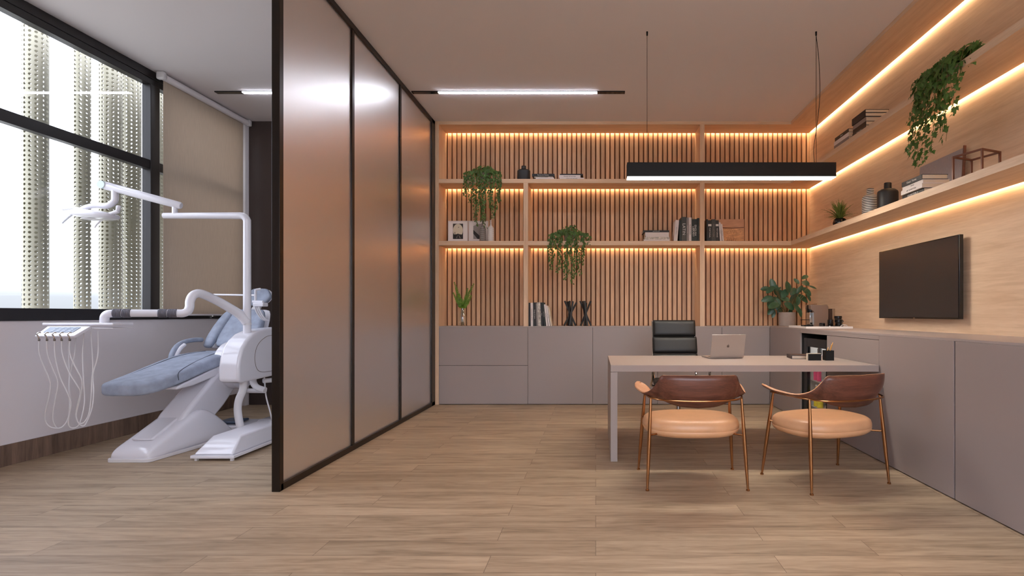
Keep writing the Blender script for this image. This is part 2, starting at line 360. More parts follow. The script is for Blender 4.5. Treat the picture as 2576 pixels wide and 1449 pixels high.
# perforated sun-shade columns outside the window
def perf_tube(cx, cy, rx, ry, z0, z1, label):
    bm = bmesh.new(); uvl = bm.loops.layers.uv.new('UVMap'); n = 48; per = 0; P = []
    for k in range(n+1):
        a = 2*PI*k/n; P.append(Vector((cx+rx*math.cos(a), cy+ry*math.sin(a), 0)))
    U = [0]
    for k in range(n): U.append(U[-1]+(P[k+1]-P[k]).length)
    per = U[-1]; q = round(per/.042)*.042
    lo = [bm.verts.new((p.x, p.y, z0)) for p in P[:-1]]; hi = [bm.verts.new((p.x, p.y, z1)) for p in P[:-1]]
    for k in range(n):
        f = bm.faces.new((lo[k], lo[(k+1) % n], hi[(k+1) % n], hi[k])); f.smooth = True
        for lp, (u, v) in zip(f.loops, ((U[k], 0), (U[k+1], 0), (U[k+1], z1-z0), (U[k], z1-z0))): lp[uvl].uv = (u*q/per, v)
    bm.transform(Matrix.Translation((-cx, -cy, -z0)))
    me = bpy.data.meshes.new('perforated_column'); bm.to_mesh(me); bm.free(); me.materials.append(M['perf'])
    o = bpy.data.objects.new('perforated_column', me); COL.objects.link(o); o.location = (cx, cy, z0)
    tag(o, label, 'sun shade', 'perforated metal shade columns outside the window')
XP = -4.98
perf_tube(XP, 4.702, .085, .085, 0, 4.2, 'perforated metal shade column outside the window, furthest from the blind')
perf_tube(XP, 5.129, .063, .063, 0, 4.2, 'narrow perforated metal shade column second from the left outside the window')
perf_tube(XP, 5.43, .092, .092, 0, 4.2, 'perforated metal shade column behind the far end of the sloping lamp arm')
perf_tube(XP, 5.673, .082, .082, 0, 4.2, 'perforated metal shade column overlapping its neighbour close to the window post')
perf_tube(XP, 6.0, .075, .075, 0, 4.2, 'perforated metal shade column glimpsed at the window post beside the blind')
perf_tube(XP, 7.45, .10, .10, 0, 4.2, 'perforated metal shade column seen as dots past the far edge of the blind')
# roller blind
bl = thing('roller_blind', 'taupe roller blind pulled down over the window beside the dark wall', 'blind', (-4.42, 5.4, 3.53))
b = B(); b.box(-4.418, -4.415, 5.40, 6.62, 1.147, 3.55); b.build('fabric', M['blind'], bl)
b = B(); b.tube([(-4.40, 5.39, 3.566), (-4.40, 6.66, 3.566)], .034, 20); b.build('roller', M['wall'], bl, smooth=True)
for y in (5.33, 6.665):
    b = B(); b.box(-4.44, -4.36, y, y+.05, 3.53, 3.61); b.build('bracket', M['white2'], bl, bevel=.015)
b = B(); b.box(-4.424, -4.408, 5.40, 6.62, 1.137, 1.155); b.build('bottom_bar', M['wall'], bl)

# ================================================================ GLASS PARTITION
pt = thing('glass_partition', 'tall frosted glass partition of three panels in a dark bronze frame', 'partition', (-2.075, 3.43, 0))
b = B(); b.box(-2.099, -2.047, 3.424, 3.468, 0, CZ-.002); b.box(-2.099, -2.047, 6.62, 6.73, 0, CZ-.002)
b.box(-2.099, -2.047, 3.44, 6.73, 0, .046); b.box(-2.099, -2.047, 3.44, 6.73, CZ-.05, CZ-.002); b.build('frame', M['bronze'], pt, bevel=.002)
for y in (4.459, 5.55): b = B(); b.box(-2.093, -2.052, y, y+.042, .046, CZ-.05); b.build('mullion', M['bronze'], pt, bevel=.002)
for y0, y1 in ((3.468, 4.459), (4.501, 5.55), (5.592, 6.62)):
    b = B(); b.box(-2.078, -2.066, y0, y1, .046, CZ-.05); b.build('glass_panel', M['frost'], pt)

# ================================================================ WALL SHELVING with led strips
sh = thing('wall_shelving', 'light oak built-in shelving lit by warm strips, running round back and right walls', 'shelving', (-2.0, 6.738, 1.0))
YE = Y0+.02
def run_back(z0, z1, lip=.012, x0=-2.0):
    b = B(); b.box(x0, XF, YB, 7.065, z0, z1); b.box(x0, XR, 7.065, YS, z1-lip, z1); b.box(XF, 2.845, YB, 7.065, z0, z1)
    return b
def run_right(z0, z1, lip=.012):
    b = B(); b.box(XF, 2.845, YE, YB, z0, z1); b.box(2.845, XR, YE, 7.065, z1-lip, z1); return b
def leds(z0, par, back=((-2.0, 2.845),)):
    for x0, x1 in back:
        b = B(); b.box(x0, x1, 7.0665, 7.0785, z0+.017, z0+.021); b.build('led_strip', M['led'], par)
    b = B(); b.box(2.8465, 2.8585, YE, 7.06, z0+.019, z0+.023); b.build('led_strip', M['led'], par)
f = run_back(3.5716, CZ-.001, .008).build('fascia', M['oak_x'], sh); leds(3.5716, f, ((-1.99, 1.33), (1.387, 2.845)))
run_right(3.5716, CZ-.001, .008).build('fascia', M['oak_y'], sh)
f = run_back(2.824, 2.8776).build('shelf', M['oak_x'], sh, bevel=.001); leds(2.824, f, ((-1.99, -.92), (-.862, 1.33), (1.387, 2.845)))
run_right(2.824, 2.8776).build('shelf', M['oak_y'], sh)
f = run_back(2.0315, 2.087).build('shelf', M['oak_x'], sh, bevel=.001); leds(2.0315, f, ((-1.99, -.92), (-.862, 1.33), (1.387, 2.845)))
run_right(2.0315, 2.087).build('shelf', M['oak_y'], sh)
b = B(); b.box(-2.046, -2.0, YB, 7.11, 0, CZ-.001); b.build('side_panel', M['oak_z'], sh)
b = B(); b.box(-.92, -.862, YB-.002, YS, 1.0, 2.0315); b.box(-.92, -.862, YB-.002, YS, 2.087, 2.824); b.box(-.92, -.862, YB-.002, YB, 2.0315, 2.087); b.build('divider', M['oak_z'], sh)
b = B(); b.box(1.33, 1.387, YB-.002, YS, 1.0, 2.0315); b.box(1.33, 1.387, YB-.002, YS, 2.087, 2.824); b.box(1.33, 1.387, YB-.002, YS, 2.8776, 3.5716); b.box(1.33, 1.387, YB-.002, YB, 2.0315, 2.087); b.box(1.33, 1.387, YB-.002, YB, 2.824, 2.8776)
b.build('divider', M['oak_z'], sh)

# ================================================================ CABINETS
def cab_back(x0, x1, label, split=False):
    t = thing('base_cabinet', label, 'cabinet', ((x0+x1)/2, YB, 0), 0, 'taupe base cabinets along the back wall')
    b = B(); b.box(x0+.001, x1-.001, YB+.02, YS, .0, .984); b.build('body', M['gap'], t)
    g = .0018
    if split:
        for z0, z1 in ((.008, .497), (.501, .984)):
            b = B(); b.box(x0+g, x1-g, YB, YB+.019, z0, z1); b.build('drawer_front', M['taupe'], t, bevel=.001)
    else:
        b = B(); b.box(x0+g, x1-g, YB, YB+.019, .008, .984); b.build('door', M['taupe'], t, bevel=.001)
cab_back(-2.0, -.864, 'wide taupe base cabinet with two stacked drawers beside the glass partition', True)
cab_back(-.864, -.038, 'taupe base cabinet under the upright white books and black stick sculptures')
cab_back(-.038, .788, 'taupe base cabinet partly behind the left desk leg')
cab_back(.788, 1.61, 'taupe base cabinet straight behind the black office chair and laptop')
cab_back(1.61, XC, 'taupe base cabinet in the corner right of the laptop')
def cab_right(y0, y1, label, z1=.984, body=True, fx=XC):
    t = thing('base_cabinet', label, 'cabinet', (XC, (y0+y1)/2, 0), 0, 'taupe base cabinets along the right wall')
    if body: b = B(); b.box(XC+.02, XR-.002, y0+.001, y1-.001, 0, z1); b.build('body', M['gap'], t)
    b = B(); b.box(fx, fx+.019, y0+.0018, y1-.0018, .008, z1); b.build('door', M['taupe'], t, bevel=.001)
    return t
cab_right(5.739, 6.736, 'taupe corner cabinet panel left of the small black fridge')
t = cab_right(4.144, 5.078, 'taupe cabinet under the television at the right end of the desk', .947)
b = B(); b.box(XC+.001, XC+.02, 4.146, 5.739, .951, .984); b.build('top_rail', M['taupe'], t)
cab_right(3.276, 4.144, 'taupe cabinet right behind the right armchair')
cab_right(2.2, 3.266, 'taupe cabinet nearest the camera at the right edge of the picture')
b = B(); b.box(-2.0, XR-.001, YB, YS-.001, .985, 1.0); b.box(XC, XR-.001, 2.2, YB, .985, 1.0)
o = b.build('countertop', M['top']); tag(o, 'long taupe worktop running along the back cabinets and round the right wall', 'worktop')
b = B(); b.box(2.76, 2.868, 5.08, 5.738, 0, .984); b.build('back_board', M['gap'], t)

# fridge in the niche
fr = thing('mini_fridge', 'small black glass-door fridge built in beside the desk', 'fridge', (2.5, 5.41, 0))
b = B(); fx0 = 2.25; y0, y1, z0, z1 = 5.10, 5.715, .02, .90
b.box(fx0+.03, 2.75, y0, y0+.02, z0, z1); b.box(fx0+.03, 2.75, y1-.02, y1, z0, z1); b.box(fx0+.03, 2.75, y0+.02, y1-.02, z1-.03, z1); b.box(fx0+.03, 2.75, y0+.02, y1-.02, z0, z0+.03); b.build('body', M['black'], fr)
b = B(); b.box(2.70, 2.749, y0+.021, y1-.021, z0+.031, z1-.031); b.box(fx0+.06, 2.70, y0+.021, y0+.03, z0+.031, z1-.031); b.box(fx0+.06, 2.70, y1-.03, y1-.021, z0+.031, z1-.031); b.build('liner', mat('fridge_liner', (226, 224, 220), .5), fr)
for z in (.17, .445, .72):
    b = B(); b.box(fx0+.06, 2.70, y0+.03, y1-.03, z, z+.006); b.build('shelf', M['white2'], fr)
b = B(); b.box(fx0, fx0+.03, y0, y0+.07, z0, z1); b.box(fx0, fx0+.03, y1-.09, y1, z0, z1); b.box(fx0, fx0+.03, y0+.07, y1-.09, z1-.09, z1); b.box(fx0, fx0+.03, y0+.07, y1-.09, z0, z0+.06); dr = b.build('door', M['gblack'], fr, bevel=.002)
b = B(); b.box(fx0+.012, fx0+.018, y0+.07, y1-.09, z0+.06, z1-.09); b.build('glass', M['pane'], dr)
b = B(); b.box(fx0+.07, 2.69, y0+.05, y1-.05, z1-.045, z1-.032); b.build('lamp', emitter('fridge_lamp', (1, .97, .93), 1.5), fr)
def bottle_small(x, y, z, m, label, h=.16, r=.026):
    t = thing('drink_bottle', label, 'bottle', (x, y, z), 0, 'drinks in the small fridge')
    B().lathe([(.001, 0), (r, .004), (r, h*.62), (r*.5, h*.8), (r*.4, h*.92), (.001, h*.92)], (x, y, z), 14).build('bottle_body', m, t, smooth=True)
    B().lathe([(.001, h*.92), (r*.5, h*.92), (r*.5, h), (.001, h)], (x, y, z), 12).build('cap', M['white2'], t)
pink = mat('pink_drink', (222, 60, 120), .3); yel = mat('yellow_drink', (232, 214, 40), .3); orange = mat('orange_drink', (224, 120, 40), .3)
bottle_small(2.325, 5.50, .452, pink, 'pink drink bottle on the middle fridge shelf, right one of the pair', .17, .022)
bottle_small(2.33, 5.60, .452, pink, 'pink drink bottle on the middle fridge shelf, left one of the pair', .17, .022)
bottle_small(2.335, 5.50, .177, yel, 'yellow drink bottle on the lower fridge shelf, right one of the pair', .23, .032)
bottle_small(2.345, 5.60, .177, yel, 'yellow drink bottle on the lower fridge shelf, left one of the pair', .23, .034)
bottle_small(2.33, 5.50, .727, M['gblack'], 'dark drink bottle on the top fridge shelf', .10, .022)
bottle_small(2.345, 5.55, .052, orange, 'orange drink bottle on the floor of the fridge', .11, .03)

# ================================================================ CEILING LIGHTS AND PENDANT
def ceil_light(x0, l0, l1, x1, label):
    t = thing('linear_ceiling_light', label, 'ceiling light', ((x0+x1)/2, 5.85, CZ-.02), 0, 'slim linear ceiling lights')
    b = B(); b.box(x0, x1, 5.822, 5.878, CZ-.006, CZ-.0005); b.box(x0, l0, 5.822, 5.878, CZ-.012, CZ-.005); b.box(l1, x1, 5.822, 5.878, CZ-.012, CZ-.005); b.build('profile', M['gblack'], t)
    b = B(); b.box(l0, l1, 5.828, 5.872, CZ-.013, CZ-.007); b.build('diffuser', M['cool'], t)
ceil_light(-2.03, -1.739, .015, .323, 'slim black ceiling light with a long lit centre, over the office')
ceil_light(-4.2, -3.9, -2.55, -2.15, 'slim black ceiling light over the dental chair, half hidden by the partition')
pd = thing('pendant_lamp', 'long black rectangular pendant lamp hanging over the desk', 'pendant lamp', (1.17, 4.605, 2.334))
b = B(); b.box(.271, 2.072, 4.551, 4.659, 2.338, 2.4605); b.build('housing', M['black'], pd, bevel=.002)
b = B(); b.box(.274, 2.069, 4.554, 4.656, 2.333, 2.3385); b.build('diffuser', M['pend'], pd)
for x in (.448, 1.92):
    b = B(); b.tube([(x, 4.605, 2.46), (x, 4.605, CZ)], .0022, 6); b.build('suspension_wire', M['black'], pd)
    b = B(); b.lathe([(.001, CZ-.035), (.007, CZ-.033), (.008, CZ), (.001, CZ)], (x, 4.605, 0), 12); b.build('ceiling_mount', M['black'], pd)
b = B(); b.tube(sub_smooth([(1.918, 4.605, 3.60), (1.945, 4.605, 3.35), (1.952, 4.605, 3.05), (1.925, 4.605, 2.78), (1.90, 4.605, 2.6), (1.905, 4.605, 2.46)], 6), .0026, 6); b.build('power_cord', M['black'], pd)

# ================================================================ DESK
dk = thing('desk', 'large pale taupe desk with one panel leg, joined to the right cabinets', 'desk', (1.16, 4.6, 0))
b = B(); b.box(.117, 2.212, 4.13, 5.10, .7025, .7525); b.build('desktop', M['desk'], dk, bevel=.001)
b = B(); b.box(.117, .170, 4.13, 5.10, 0, .698); b.box(.125, .17, 4.14, 5.09, .69, .703); b.build('leg', M['desk'], dk, bevel=.001)

# ================================================================ TELEVISION
tv = thing('television', 'black flat-screen television mounted on the right oak wall', 'television', (2.81, 4.65, 1.44))
b = B(); b.box(2.80, 2.832, 4.07, 5.225, 1.113, 1.768); b.build('casing', M['gblack'], tv, bevel=.003)
b = B(); b.box(2.798, 2.801, 4.082, 5.215, 1.125, 1.758); b.build('screen', M['screen'], tv)
b = B(); b.box(2.832, 2.869, 4.4, 4.9, 1.25, 1.6); b.build('wall_bracket', M['black'], tv)
b = B(); b.box(2.797, 2.80, 4.63, 4.66, 1.115, 1.121); b.build('badge', M['chrome'], tv)

# ================================================================ ARMCHAIRS
def mir(pts): return [Vector((-p[0], p[1], p[2])) for p in pts]
def armchair():
    t = thing('armchair', '', 'armchair', (0, 0, 0), 0, 'visitor armchairs in front of the desk')
    legs = [((-.328,-.236), (-.300,-.185,.600)), ((.328,-.236), (.300,-.185,.600)), ((-.3475,.236), (-.305,.165,.600)), ((.3475,.236), (.305,.165,.600))]
    for (fx, fy), top in legs:
        b = B(); n = 8; P = [Vector((fx, fy, .008)).lerp(Vector(top), k/n) for k in range(n+1)]
        b.tube(P, [.0075+.0055*math.sin(PI*min(1, k/n*1.0)) if k < n else .008 for k in range(n+1)], 12)
        lg = b.build('leg', M['brass'], t, smooth=True)
        B().lathe([(.001, 0), (.012, 0), (.012, .008), (.008, .012), (.001, .012)], (fx, fy, 0), 14).build('foot_glide', M['brass'], lg)
    rail = sub_smooth([(-.305,.19,.60), (-.318,.05,.602), (-.320,-.09,.602), (-.300,-.185,.600), (-.245,-.262,.598), (-.13,-.300,.596), (0,-.311,.595), (.13,-.300,.596), (.245,-.262,.598), (.300,-.185,.600), (.320,-.09,.602), (.318,.05,.602), (.305,.19,.60)], 6)
    B().tube(rail, .0062, 10).build('rail', M['brass'], t, smooth=True)
    for sx in (-1, 1):
        for y, lx in ((-.18, .313), (.15, .325)):
            b = B(); b.tube([(sx*lx, y-.02 if y < 0 else y+.03, .352 if y < 0 else .40), (sx*.25, y*.8, .352 if y < 0 else .37)], .006, 8); b.build('seat_strut', M['brass'], t, smooth=True)
    T = [(0,-.318,.760), (.12,-.310,.761), (.20,-.292,.759), (.240,-.272,.755), (.262,-.248,.715), (.300,-.200,.655), (.345,-.11,.625), (.378,.05,.632), (.380,.15,.648), (.362,.215,.655), (.335,.240,.650)]
    L_ = [(0,-.262,.545), (.10,-.256,.552), (.17,-.238,.568), (.215,-.215,.585), (.245,-.19,.594), (.268,-.15,.598), (.280,-.06,.603), (.276,.08,.608), (.280,.16,.614), (.300,.225,.630), (.325,.240,.646)]
    T = sub_smooth(T, 4); L_ = sub_smooth(L_, 4)
    T = mir(T[1:])[::-1]+T; L_ = mir(L_[1:])[::-1]+L_
    rows = []
    for k in range(7):
        q = k/6; row = []
        for a, c in zip(T, L_):
            p = a.lerp(c, q); bul = math.sin(PI*q)*.018
            row.append(Vector((p.x*(1+bul*.8), p.y-bul*(1 if abs(p.x) < .25 else .3), p.z-(bul*.6 if abs(p.x) > .26 else 0))))
        rows.append(row)
    bk = B().grid(rows).build('backrest', M['peach'], t, smooth=True, solid=.011, fixn=False, auto=60)
    bk.data.materials.append(M['walnut']); bk.modifiers['solid'].material_offset = 1
    b = B(); rs = []
    prof = [(.05,.326), (.75,.328), (.90,.335), (.975,.352), (1.0,.373), (.988,.377), (1.0,.381), (1.0,.40), (.975,.424), (.92,.438), (.80,.446), (.5,.441), (.05,.438)]
    for s_, z in prof:
        r = []
        for k in range(56):
            a = 2*PI*k/56; c, s2 = math.cos(a), math.sin(a); n = 2.7
            q = (abs(c)**n+abs(s2)**n)**(-1/n)
            r.append(Vector((q*c*(.333 if s2 > 0 else .333-.02*(-s2))*s_, .03+q*s2*.262*s_, z)))
        rs.append(r)
    b.rings(rs); st = b.build('seat', M['tan'], t, smooth=True, auto=70)
    return t
def place(o, loc, rz, **kw):
    o.location = loc; o.rotation_euler = (0, 0, rz)
    for k, v in kw.items(): o[k] = v
def dup(o, loc, rz, label):
    def cp(q, par):
        c = q.copy(); COL.objects.link(c); c.parent = par
        for ch in q.children: cp(ch, c)
        return c
    c = cp(o, None); place(c, loc, rz, label=label); return c
ac = armchair(); 
place(ac, (.665, 3.684, 0), 0, label='tan leather armchair with walnut back facing the desk squarely, left one')
dup(ac, (1.602, 3.697, 0), math.radians(20), 'tan leather armchair with walnut back turned at an angle, nearest the right cabinets')

# ================================================================ OFFICE CHAIR
oc = thing('office_chair', 'black leather high-back office chair with chrome arms behind the desk', 'office chair', (.83, 5.35, 0))
def pad(x0, x1, c0, c1, th, name, mt):
    b = B(); c0 = Vector(c0); c1 = Vector(c1); n = 10; rs = []
    dirv = (c1-c0); L = dirv.length; dirv.normalize(); nr = Vector((0, -dirv.z, dirv.y))
    for i in range(n+1):
        q = i/n; e_ = min(1, (math.sin(PI*q)**.4)+.25) if 0 < q < 1 else .35
        r = []
        for k in range(24):
            a = 2*PI*k/24; ca, sa = math.cos(a), math.sin(a); m_ = 6
            s_ = (abs(ca)**m_+abs(sa)**m_)**(-1/m_)
            r.append(Vector(((x0+x1)/2+(x1-x0)/2*ca*s_*(.985+.015*e_), 0, 0))+c0+dirv*(q*L)+nr*(th/2*sa*s_*e_))
        rs.append(r)
    b.rings(rs); return b.build(name, mt, oc, smooth=True, auto=70)
pad(-.222+.826, .222+.826, (0,5.55,.918), (0,5.585,1.088), .06, 'back_pad', M['blackleather'])
pad(-.232+.826, .232+.826, (0,5.50,.745), (0,5.55,.914), .062, 'back_pad', M['blackleather'])
pad(-.232+.826, .232+.826, (0,5.47,.56), (0,5.50,.741), .062, 'back_pad', M['blackleather'])
pad(-.235+.826, .235+.826, (0,5.04,.455), (0,5.26,.445), .08, 'seat_pad', M['blackleather'])
pad(-.235+.826, .235+.826, (0,5.26,.445), (0,5.47,.47), .08, 'seat_pad', M['blackleather'])
for sx in (-1, 1):
    x = .826+sx*.222
    b = B(); b.tube(sub_smooth([(x,5.0,.46), (x,5.2,.42), (x,5.42,.45), (x,5.54,.56), (x,5.57,.75), (x,5.63,1.08)], 5), .010, 10); b.build('side_frame', M['chrome'], oc, smooth=True)
    x = .826+sx*.275
    b = B(); b.tube(sub_smooth([(.826+sx*.24,5.30,.43), (x,5.26,.45), (x,5.14,.52), (x,5.10,.60), (x,5.14,.645), (x,5.30,.655), (x,5.46,.65), (.826+sx*.24,5.50,.64)], 5), .011, 10); b.build('armrest', M['chrome'], oc, smooth=True)
b = B(); b.tube([(.826,5.3,.10), (.826,5.3,.40)], .028, 16); b.build('gas_column', M['chrome'], oc, smooth=True)
b = B(); b.box(.72, .93, 5.2, 5.4, .39, .41); b.build('tilt_mechanism', M['black'], oc)
for k in range(5):
    a = 2*PI*k/5+.3; d = Vector((math.cos(a), math.sin(a), 0)); c0 = Vector((.826, 5.3, .10))
    b = B(); b.tube([c0+d*.02, c0+d*.31+Vector((0,0,-.035))], [.02, .013], 8); lg = b.build('base_arm', M['chrome'], oc, smooth=True)
    w = c0+d*.31; side = d.cross(Vector((0,0,1)))
    b = B(); b.tube([Vector((w.x, w.y, .028))-side*.02, Vector((w.x, w.y, .028))+side*.02], .028, 16); b.build('caster', M['gblack'], lg, smooth=True)

# ================================================================ TEXT
def text(s, size, m, par, loc, rot, name='title', sx=1.0, font=None):
    cu = bpy.data.curves.new(name, 'FONT'); cu.body = s; cu.size = size; cu.extrude = .0002; cu.align_x = 'CENTER'; cu.align_y = 'CENTER'; cu.space_character = 1.05
    o = bpy.data.objects.new(name, cu); COL.objects.link(o)
    dg = bpy.context.evaluated_depsgraph_get(); me = bpy.data.meshes.new_from_object(o.evaluated_get(dg))
    bpy.data.objects.remove(o); bpy.data.curves.remove(cu)
    o = bpy.data.objects.new(name, me); COL.objects.link(o); o.parent = par; me.materials.append(m)
    o.location = loc; o.rotation_euler = rot; o.scale = (sx, 1, 1); return o

# ================================================================ BOOKS
# local frame: x = thickness, y = spine (0) to fore edge (d), z = height
def book(loc, rot, th, d, h, cover, label, group, title=None, tcol=None, tsize=None, flip=False, title2=None, band=None):
    t = thing('book', label, 'book', loc, rot, group); c = .003
    def put(b, n, m, p=t): return b.build(n, m, p, world=False)
    b = B(); b.box(0, c, 0, d, 0, h); b.box(th-c, th, 0, d, 0, h); b.box(c, th-c, 0, c, 0, h); put(b, 'cover', cover)
    b = B(); b.box(c, th-c, c, d-.005, .003, h-.003); put(b, 'pages', M['paper'])
    if band: b = B(); b.box(.002, th-.002, -.0006, 0, h*.72, h*.82); put(b, 'spine_label', band)
    if title:
        r = (PI/2, PI/2, 0) if not flip else (PI/2, -PI/2, 0)
        if title2:
            text(title, tsize or th*.4, tcol, t, (th*.70, -.0006, h*.5), r); text(title2, tsize or th*.4, tcol, t, (th*.30, -.0006, h*.45), r)
        else: text(title, tsize or th*.62, tcol, t, (th*.5, -.0006, h*(.42 if band else .5)), r)
    return t
K = .005188   # metres per pixel at the back shelves
def bx(px): return (px-VX)*K
ZA, ZB_, ZC_ = 2.8776, 2.087, 1.0
# --- lying stacks on the back shelves: rot puts spine to the room, thickness upwards
def lying(x0, w, y, z, th, d, cover, label, group, tl=None, tcol=None, yaw=0, ts=None):
    # height axis (z local) runs along x; rotate about y by +90: local x -> -z, local z -> x ; then shift up by th
    t = book((x0, y, z+th), (0, PI/2, yaw), th, d, w, cover, label, group)
    if tl: text(tl, ts or th*.62, tcol, t, (th*.5, -.0006, w*.5), (PI/2, -PI/2, 0))
    return t
g = 'books lying in a pair of stacks on the top back shelf'
lying(bx(1350), .235, 6.79, ZA, .030, .2, M['bk_white'], 'thick cream book at the bottom of the stack next to the black flask', g)
lying(bx(1346), .245, 6.80, ZA+.0305, .016, .2, M['marble'], 'thin grey-white book in the middle of the stack next to the black flask', g)
lying(bx(1341), .285, 6.79, ZA+.047, .032, .2, M['bk_black'], 'black book lettered in white on top of the stack next to the black flask', g, 'Roman & History', M['inkw'])
lying(bx(1409), .315, 6.78, ZA, .026, .2, M['bk_white'], 'white book with spaced capitals at the bottom of the stack right of centre', g, 'STATE OF THE ART', M['ink'])
lying(bx(1408), .275, 6.78, ZA+.0265, .034, .2, M['bk_white'], 'white book lettered in grey in the middle of the right stack, top shelf', g, 'Design & Concept', M['ink'], ts=.02)
lying(bx(1410), .295, 6.80, ZA+.061, .020, .2, M['bk_black'], 'thin black book on top of the right stack, top shelf', g)
g = 'books lying in a stack on the middle back shelf'
lying(bx(1617), .335, 6.78, ZB_, .024, .22, M['bk_white'], 'cream book at the bottom of the stack left of the LATIN book', g)
lying(bx(1620), .32, 6.79, ZB_+.0245, .034, .22, M['marble'], 'marbled grey book second from the bottom, left of the LATIN book', g)
lying(bx(1622), .30, 6.79, ZB_+.059, .018, .22, M['bk_white'], 'thin white book third from the bottom, left of the LATIN book', g)
lying(bx(1621), .305, 6.79, ZB_+.0775, .040, .22, M['bk_white'], 'thick white book fourth from the bottom, left of the LATIN book', g)
lying(bx(1616), .335, 6.79, ZB_+.118, .026, .22, M['bk_black'], 'black book on top of the stack left of the LATIN book', g, 'ARCHITECTURE', M['inkw'], ts=.012)
# --- upright books
def row(items, z, y, group):
    for it in items:
        px, th, h, cov, label = it[:5]; kw = it[5] if len(it) > 5 else {}
        kw = dict(kw); ti = kw.pop('tilt', 0)
        book((bx(px), y, z+(th*math.sin(ti) if ti > 0 else 0)), (0, ti, 0), th, .19, h, cov, label, group, **kw)
row([(1691.8, .046, .275, M['bk_white'], 'white paperback leaning at the left end of the row left of the LATIN book', dict(tilt=.085, title='Style in Motion', tcol=M['ink'], tsize=.015)),
     (1705.5, .026, .272, M['bk_green'], 'dark green book between the leaning white paperback and the LATIN book'),
     (1711, .062, .315, M['bk_char'], 'charcoal book lettered LATIN in white capitals', dict(title='LATIN', tcol=M['inkw'], tsize=.052)),
     (1723.5, .026, .308, M['bk_grey'], 'slim grey book right of the LATIN book', dict(title='RANDOM HOUSE', tcol=M['inkw'], tsize=.012)),
     (1729, .034, .308, M['bk_white'], 'white book with grey capitals left of the ENGLISH book', dict(title='FLANAGAN', tcol=M['ink'], tsize=.024)),
     (1736, .070, .288, M['bk_green'], 'dark green book lettered ENGLISH LIBRARY in two lines', dict(title='ENGLISH', title2='LIBRARY', tcol=M['inkw'], tsize=.034)),
     (1750, .052, .300, M['bk_green'], 'blackish green book right of the ENGLISH book against the divider', dict(title='Ideas & Forms', tcol=M['inkw'], tsize=.016))],
    ZB_, 6.79, 'upright books left of the shelf divider')
row([(1773, .018, .285, M['bk_black'], 'thin black book tight against the right side of the divider'),
     (1776.6, .046, .272, M['bk_black'], 'black book with a white spine label nearest the divider', dict(title='PORTUGAL', tcol=M['inkw'], tsize=.024, band=M['inkw'])),
     (1785.6, .050, .285, M['bk_char'], 'charcoal book between the two black books with white labels', dict(title='COLLECTION', tcol=M['bk_grey'], tsize=.026)),
     (1795.4, .040, .272, M['bk_black'], 'black book with a white spine label beside the leaning white pair', dict(title='HISTORIAS', tcol=M['inkw'], tsize=.024, band=M['inkw'])),
     (1806.5, .022, .245, M['bk_white'], 'slim white book leaning on the black books by the dune picture', dict(tilt=-.07, title='modern', tcol=M['ink'], tsize=.014)),
     (1812.4, .020, .225, M['bk_white'], 'cream book leaning in front of the dune picture', dict(tilt=-.10, title='A YEAR OF ART', tcol=M['ink'], tsize=.011))],
    ZB_, 6.79, 'upright books right of the shelf divider')
SH = [(.036, 0, .300, M['bk_black'], 'black unlettered book against the divider on the cabinet top', {}),
     (.031, .010, .300, M['bk_white'], 'white book with spaced black capitals second from the divider', dict(title='FLANAGAN ARTS', tcol=M['ink'], tsize=.018)),
     (.036, .028, .303, M['bk_black'], 'black book with white lettering third from the divider', dict(title='Design & Space', tcol=M['inkw'], tsize=.018)),
     (.017, .034, .295, M['bk_grey'], 'slim grey book fourth from the divider on the cabinet top', {}),
     (.038, .040, .305, M['marble'], 'grey-white patterned book in the middle of the row on the cabinet top', dict(title='LANDSCAPE', tcol=M['ink'], tsize=.024)),
     (.022, .062, .303, M['bk_black'], 'black book just right of the patterned book on the cabinet top', dict(title='Form', tcol=M['inkw'], tsize=.014)),
     (.022, .085, .303, M['bk_green'], 'dark green book leaning between the black book and the white ones', dict(title='A C T I V E', tcol=M['inkw'], tsize=.013)),
     (.022, .105, .280, M['bk_white'], 'white book third from the right end of the leaning row', dict(title='City Plans', tcol=M['ink'], tsize=.013)),
     (.020, .125, .262, M['bk_white'], 'white book second from the right end of the leaning row', dict(title='New York', tcol=M['ink'], tsize=.013)),
     (.018, .145, .245, M['paper'], 'cream book at the right end of the leaning row', dict(title='AMERICA', tcol=M['ink'], tsize=.011))]
xx = bx(1329.8); pt0 = 0; pth = 0
for th, ti, h, cov, lab, kw in SH:
    xx += pth/math.cos(pt0)+(.305*(math.tan(ti)-math.tan(pt0)) if ti > pt0 else 0)+.0006
    book((xx, 6.80, ZC_), (0, -ti, 0), th, .19, h, cov, lab, 'upright books on the back cabinet top', **kw); pt0, pth = ti, th
# --- stacks on the right wall shelves: spine faces the room (-x); height axis along y
def lying_r(xs, y0, w, z, th, d, cover, label, group, tl=None, tcol=None, ts=None):
    # yaw -90: spine normal (-y) -> -x ; long axis (x) -> -y, so start at far end
    return lying_y(xs, y0+w, w, z, th, d, cover, label, group, tl, tcol, ts)
def lying_y(xs, yfar, w, z, th, d, cover, label, group, tl, tcol, ts):
    t = thing('book', label, 'book', (xs, yfar, z), (0, 0, -PI/2), group); c = .003
    b = B(); b.box(0, w, 0, d, 0, c); b.box(0, w, 0, d, th-c, th); b.box(0, w, 0, c, c, th-c); b.build('cover', cover, t, world=False)
    b = B(); b.box(.003, w-.003, c, d-.005, c, th-c); b.build('pages', M['paper'], t, world=False)
    if tl: text(tl, ts or th*.6, tcol, t, (w*.5, -.0006, th*.5), (PI/2, 0, 0))
    return t
g = 'books stacked on the lower right shelf'
z = ZB_
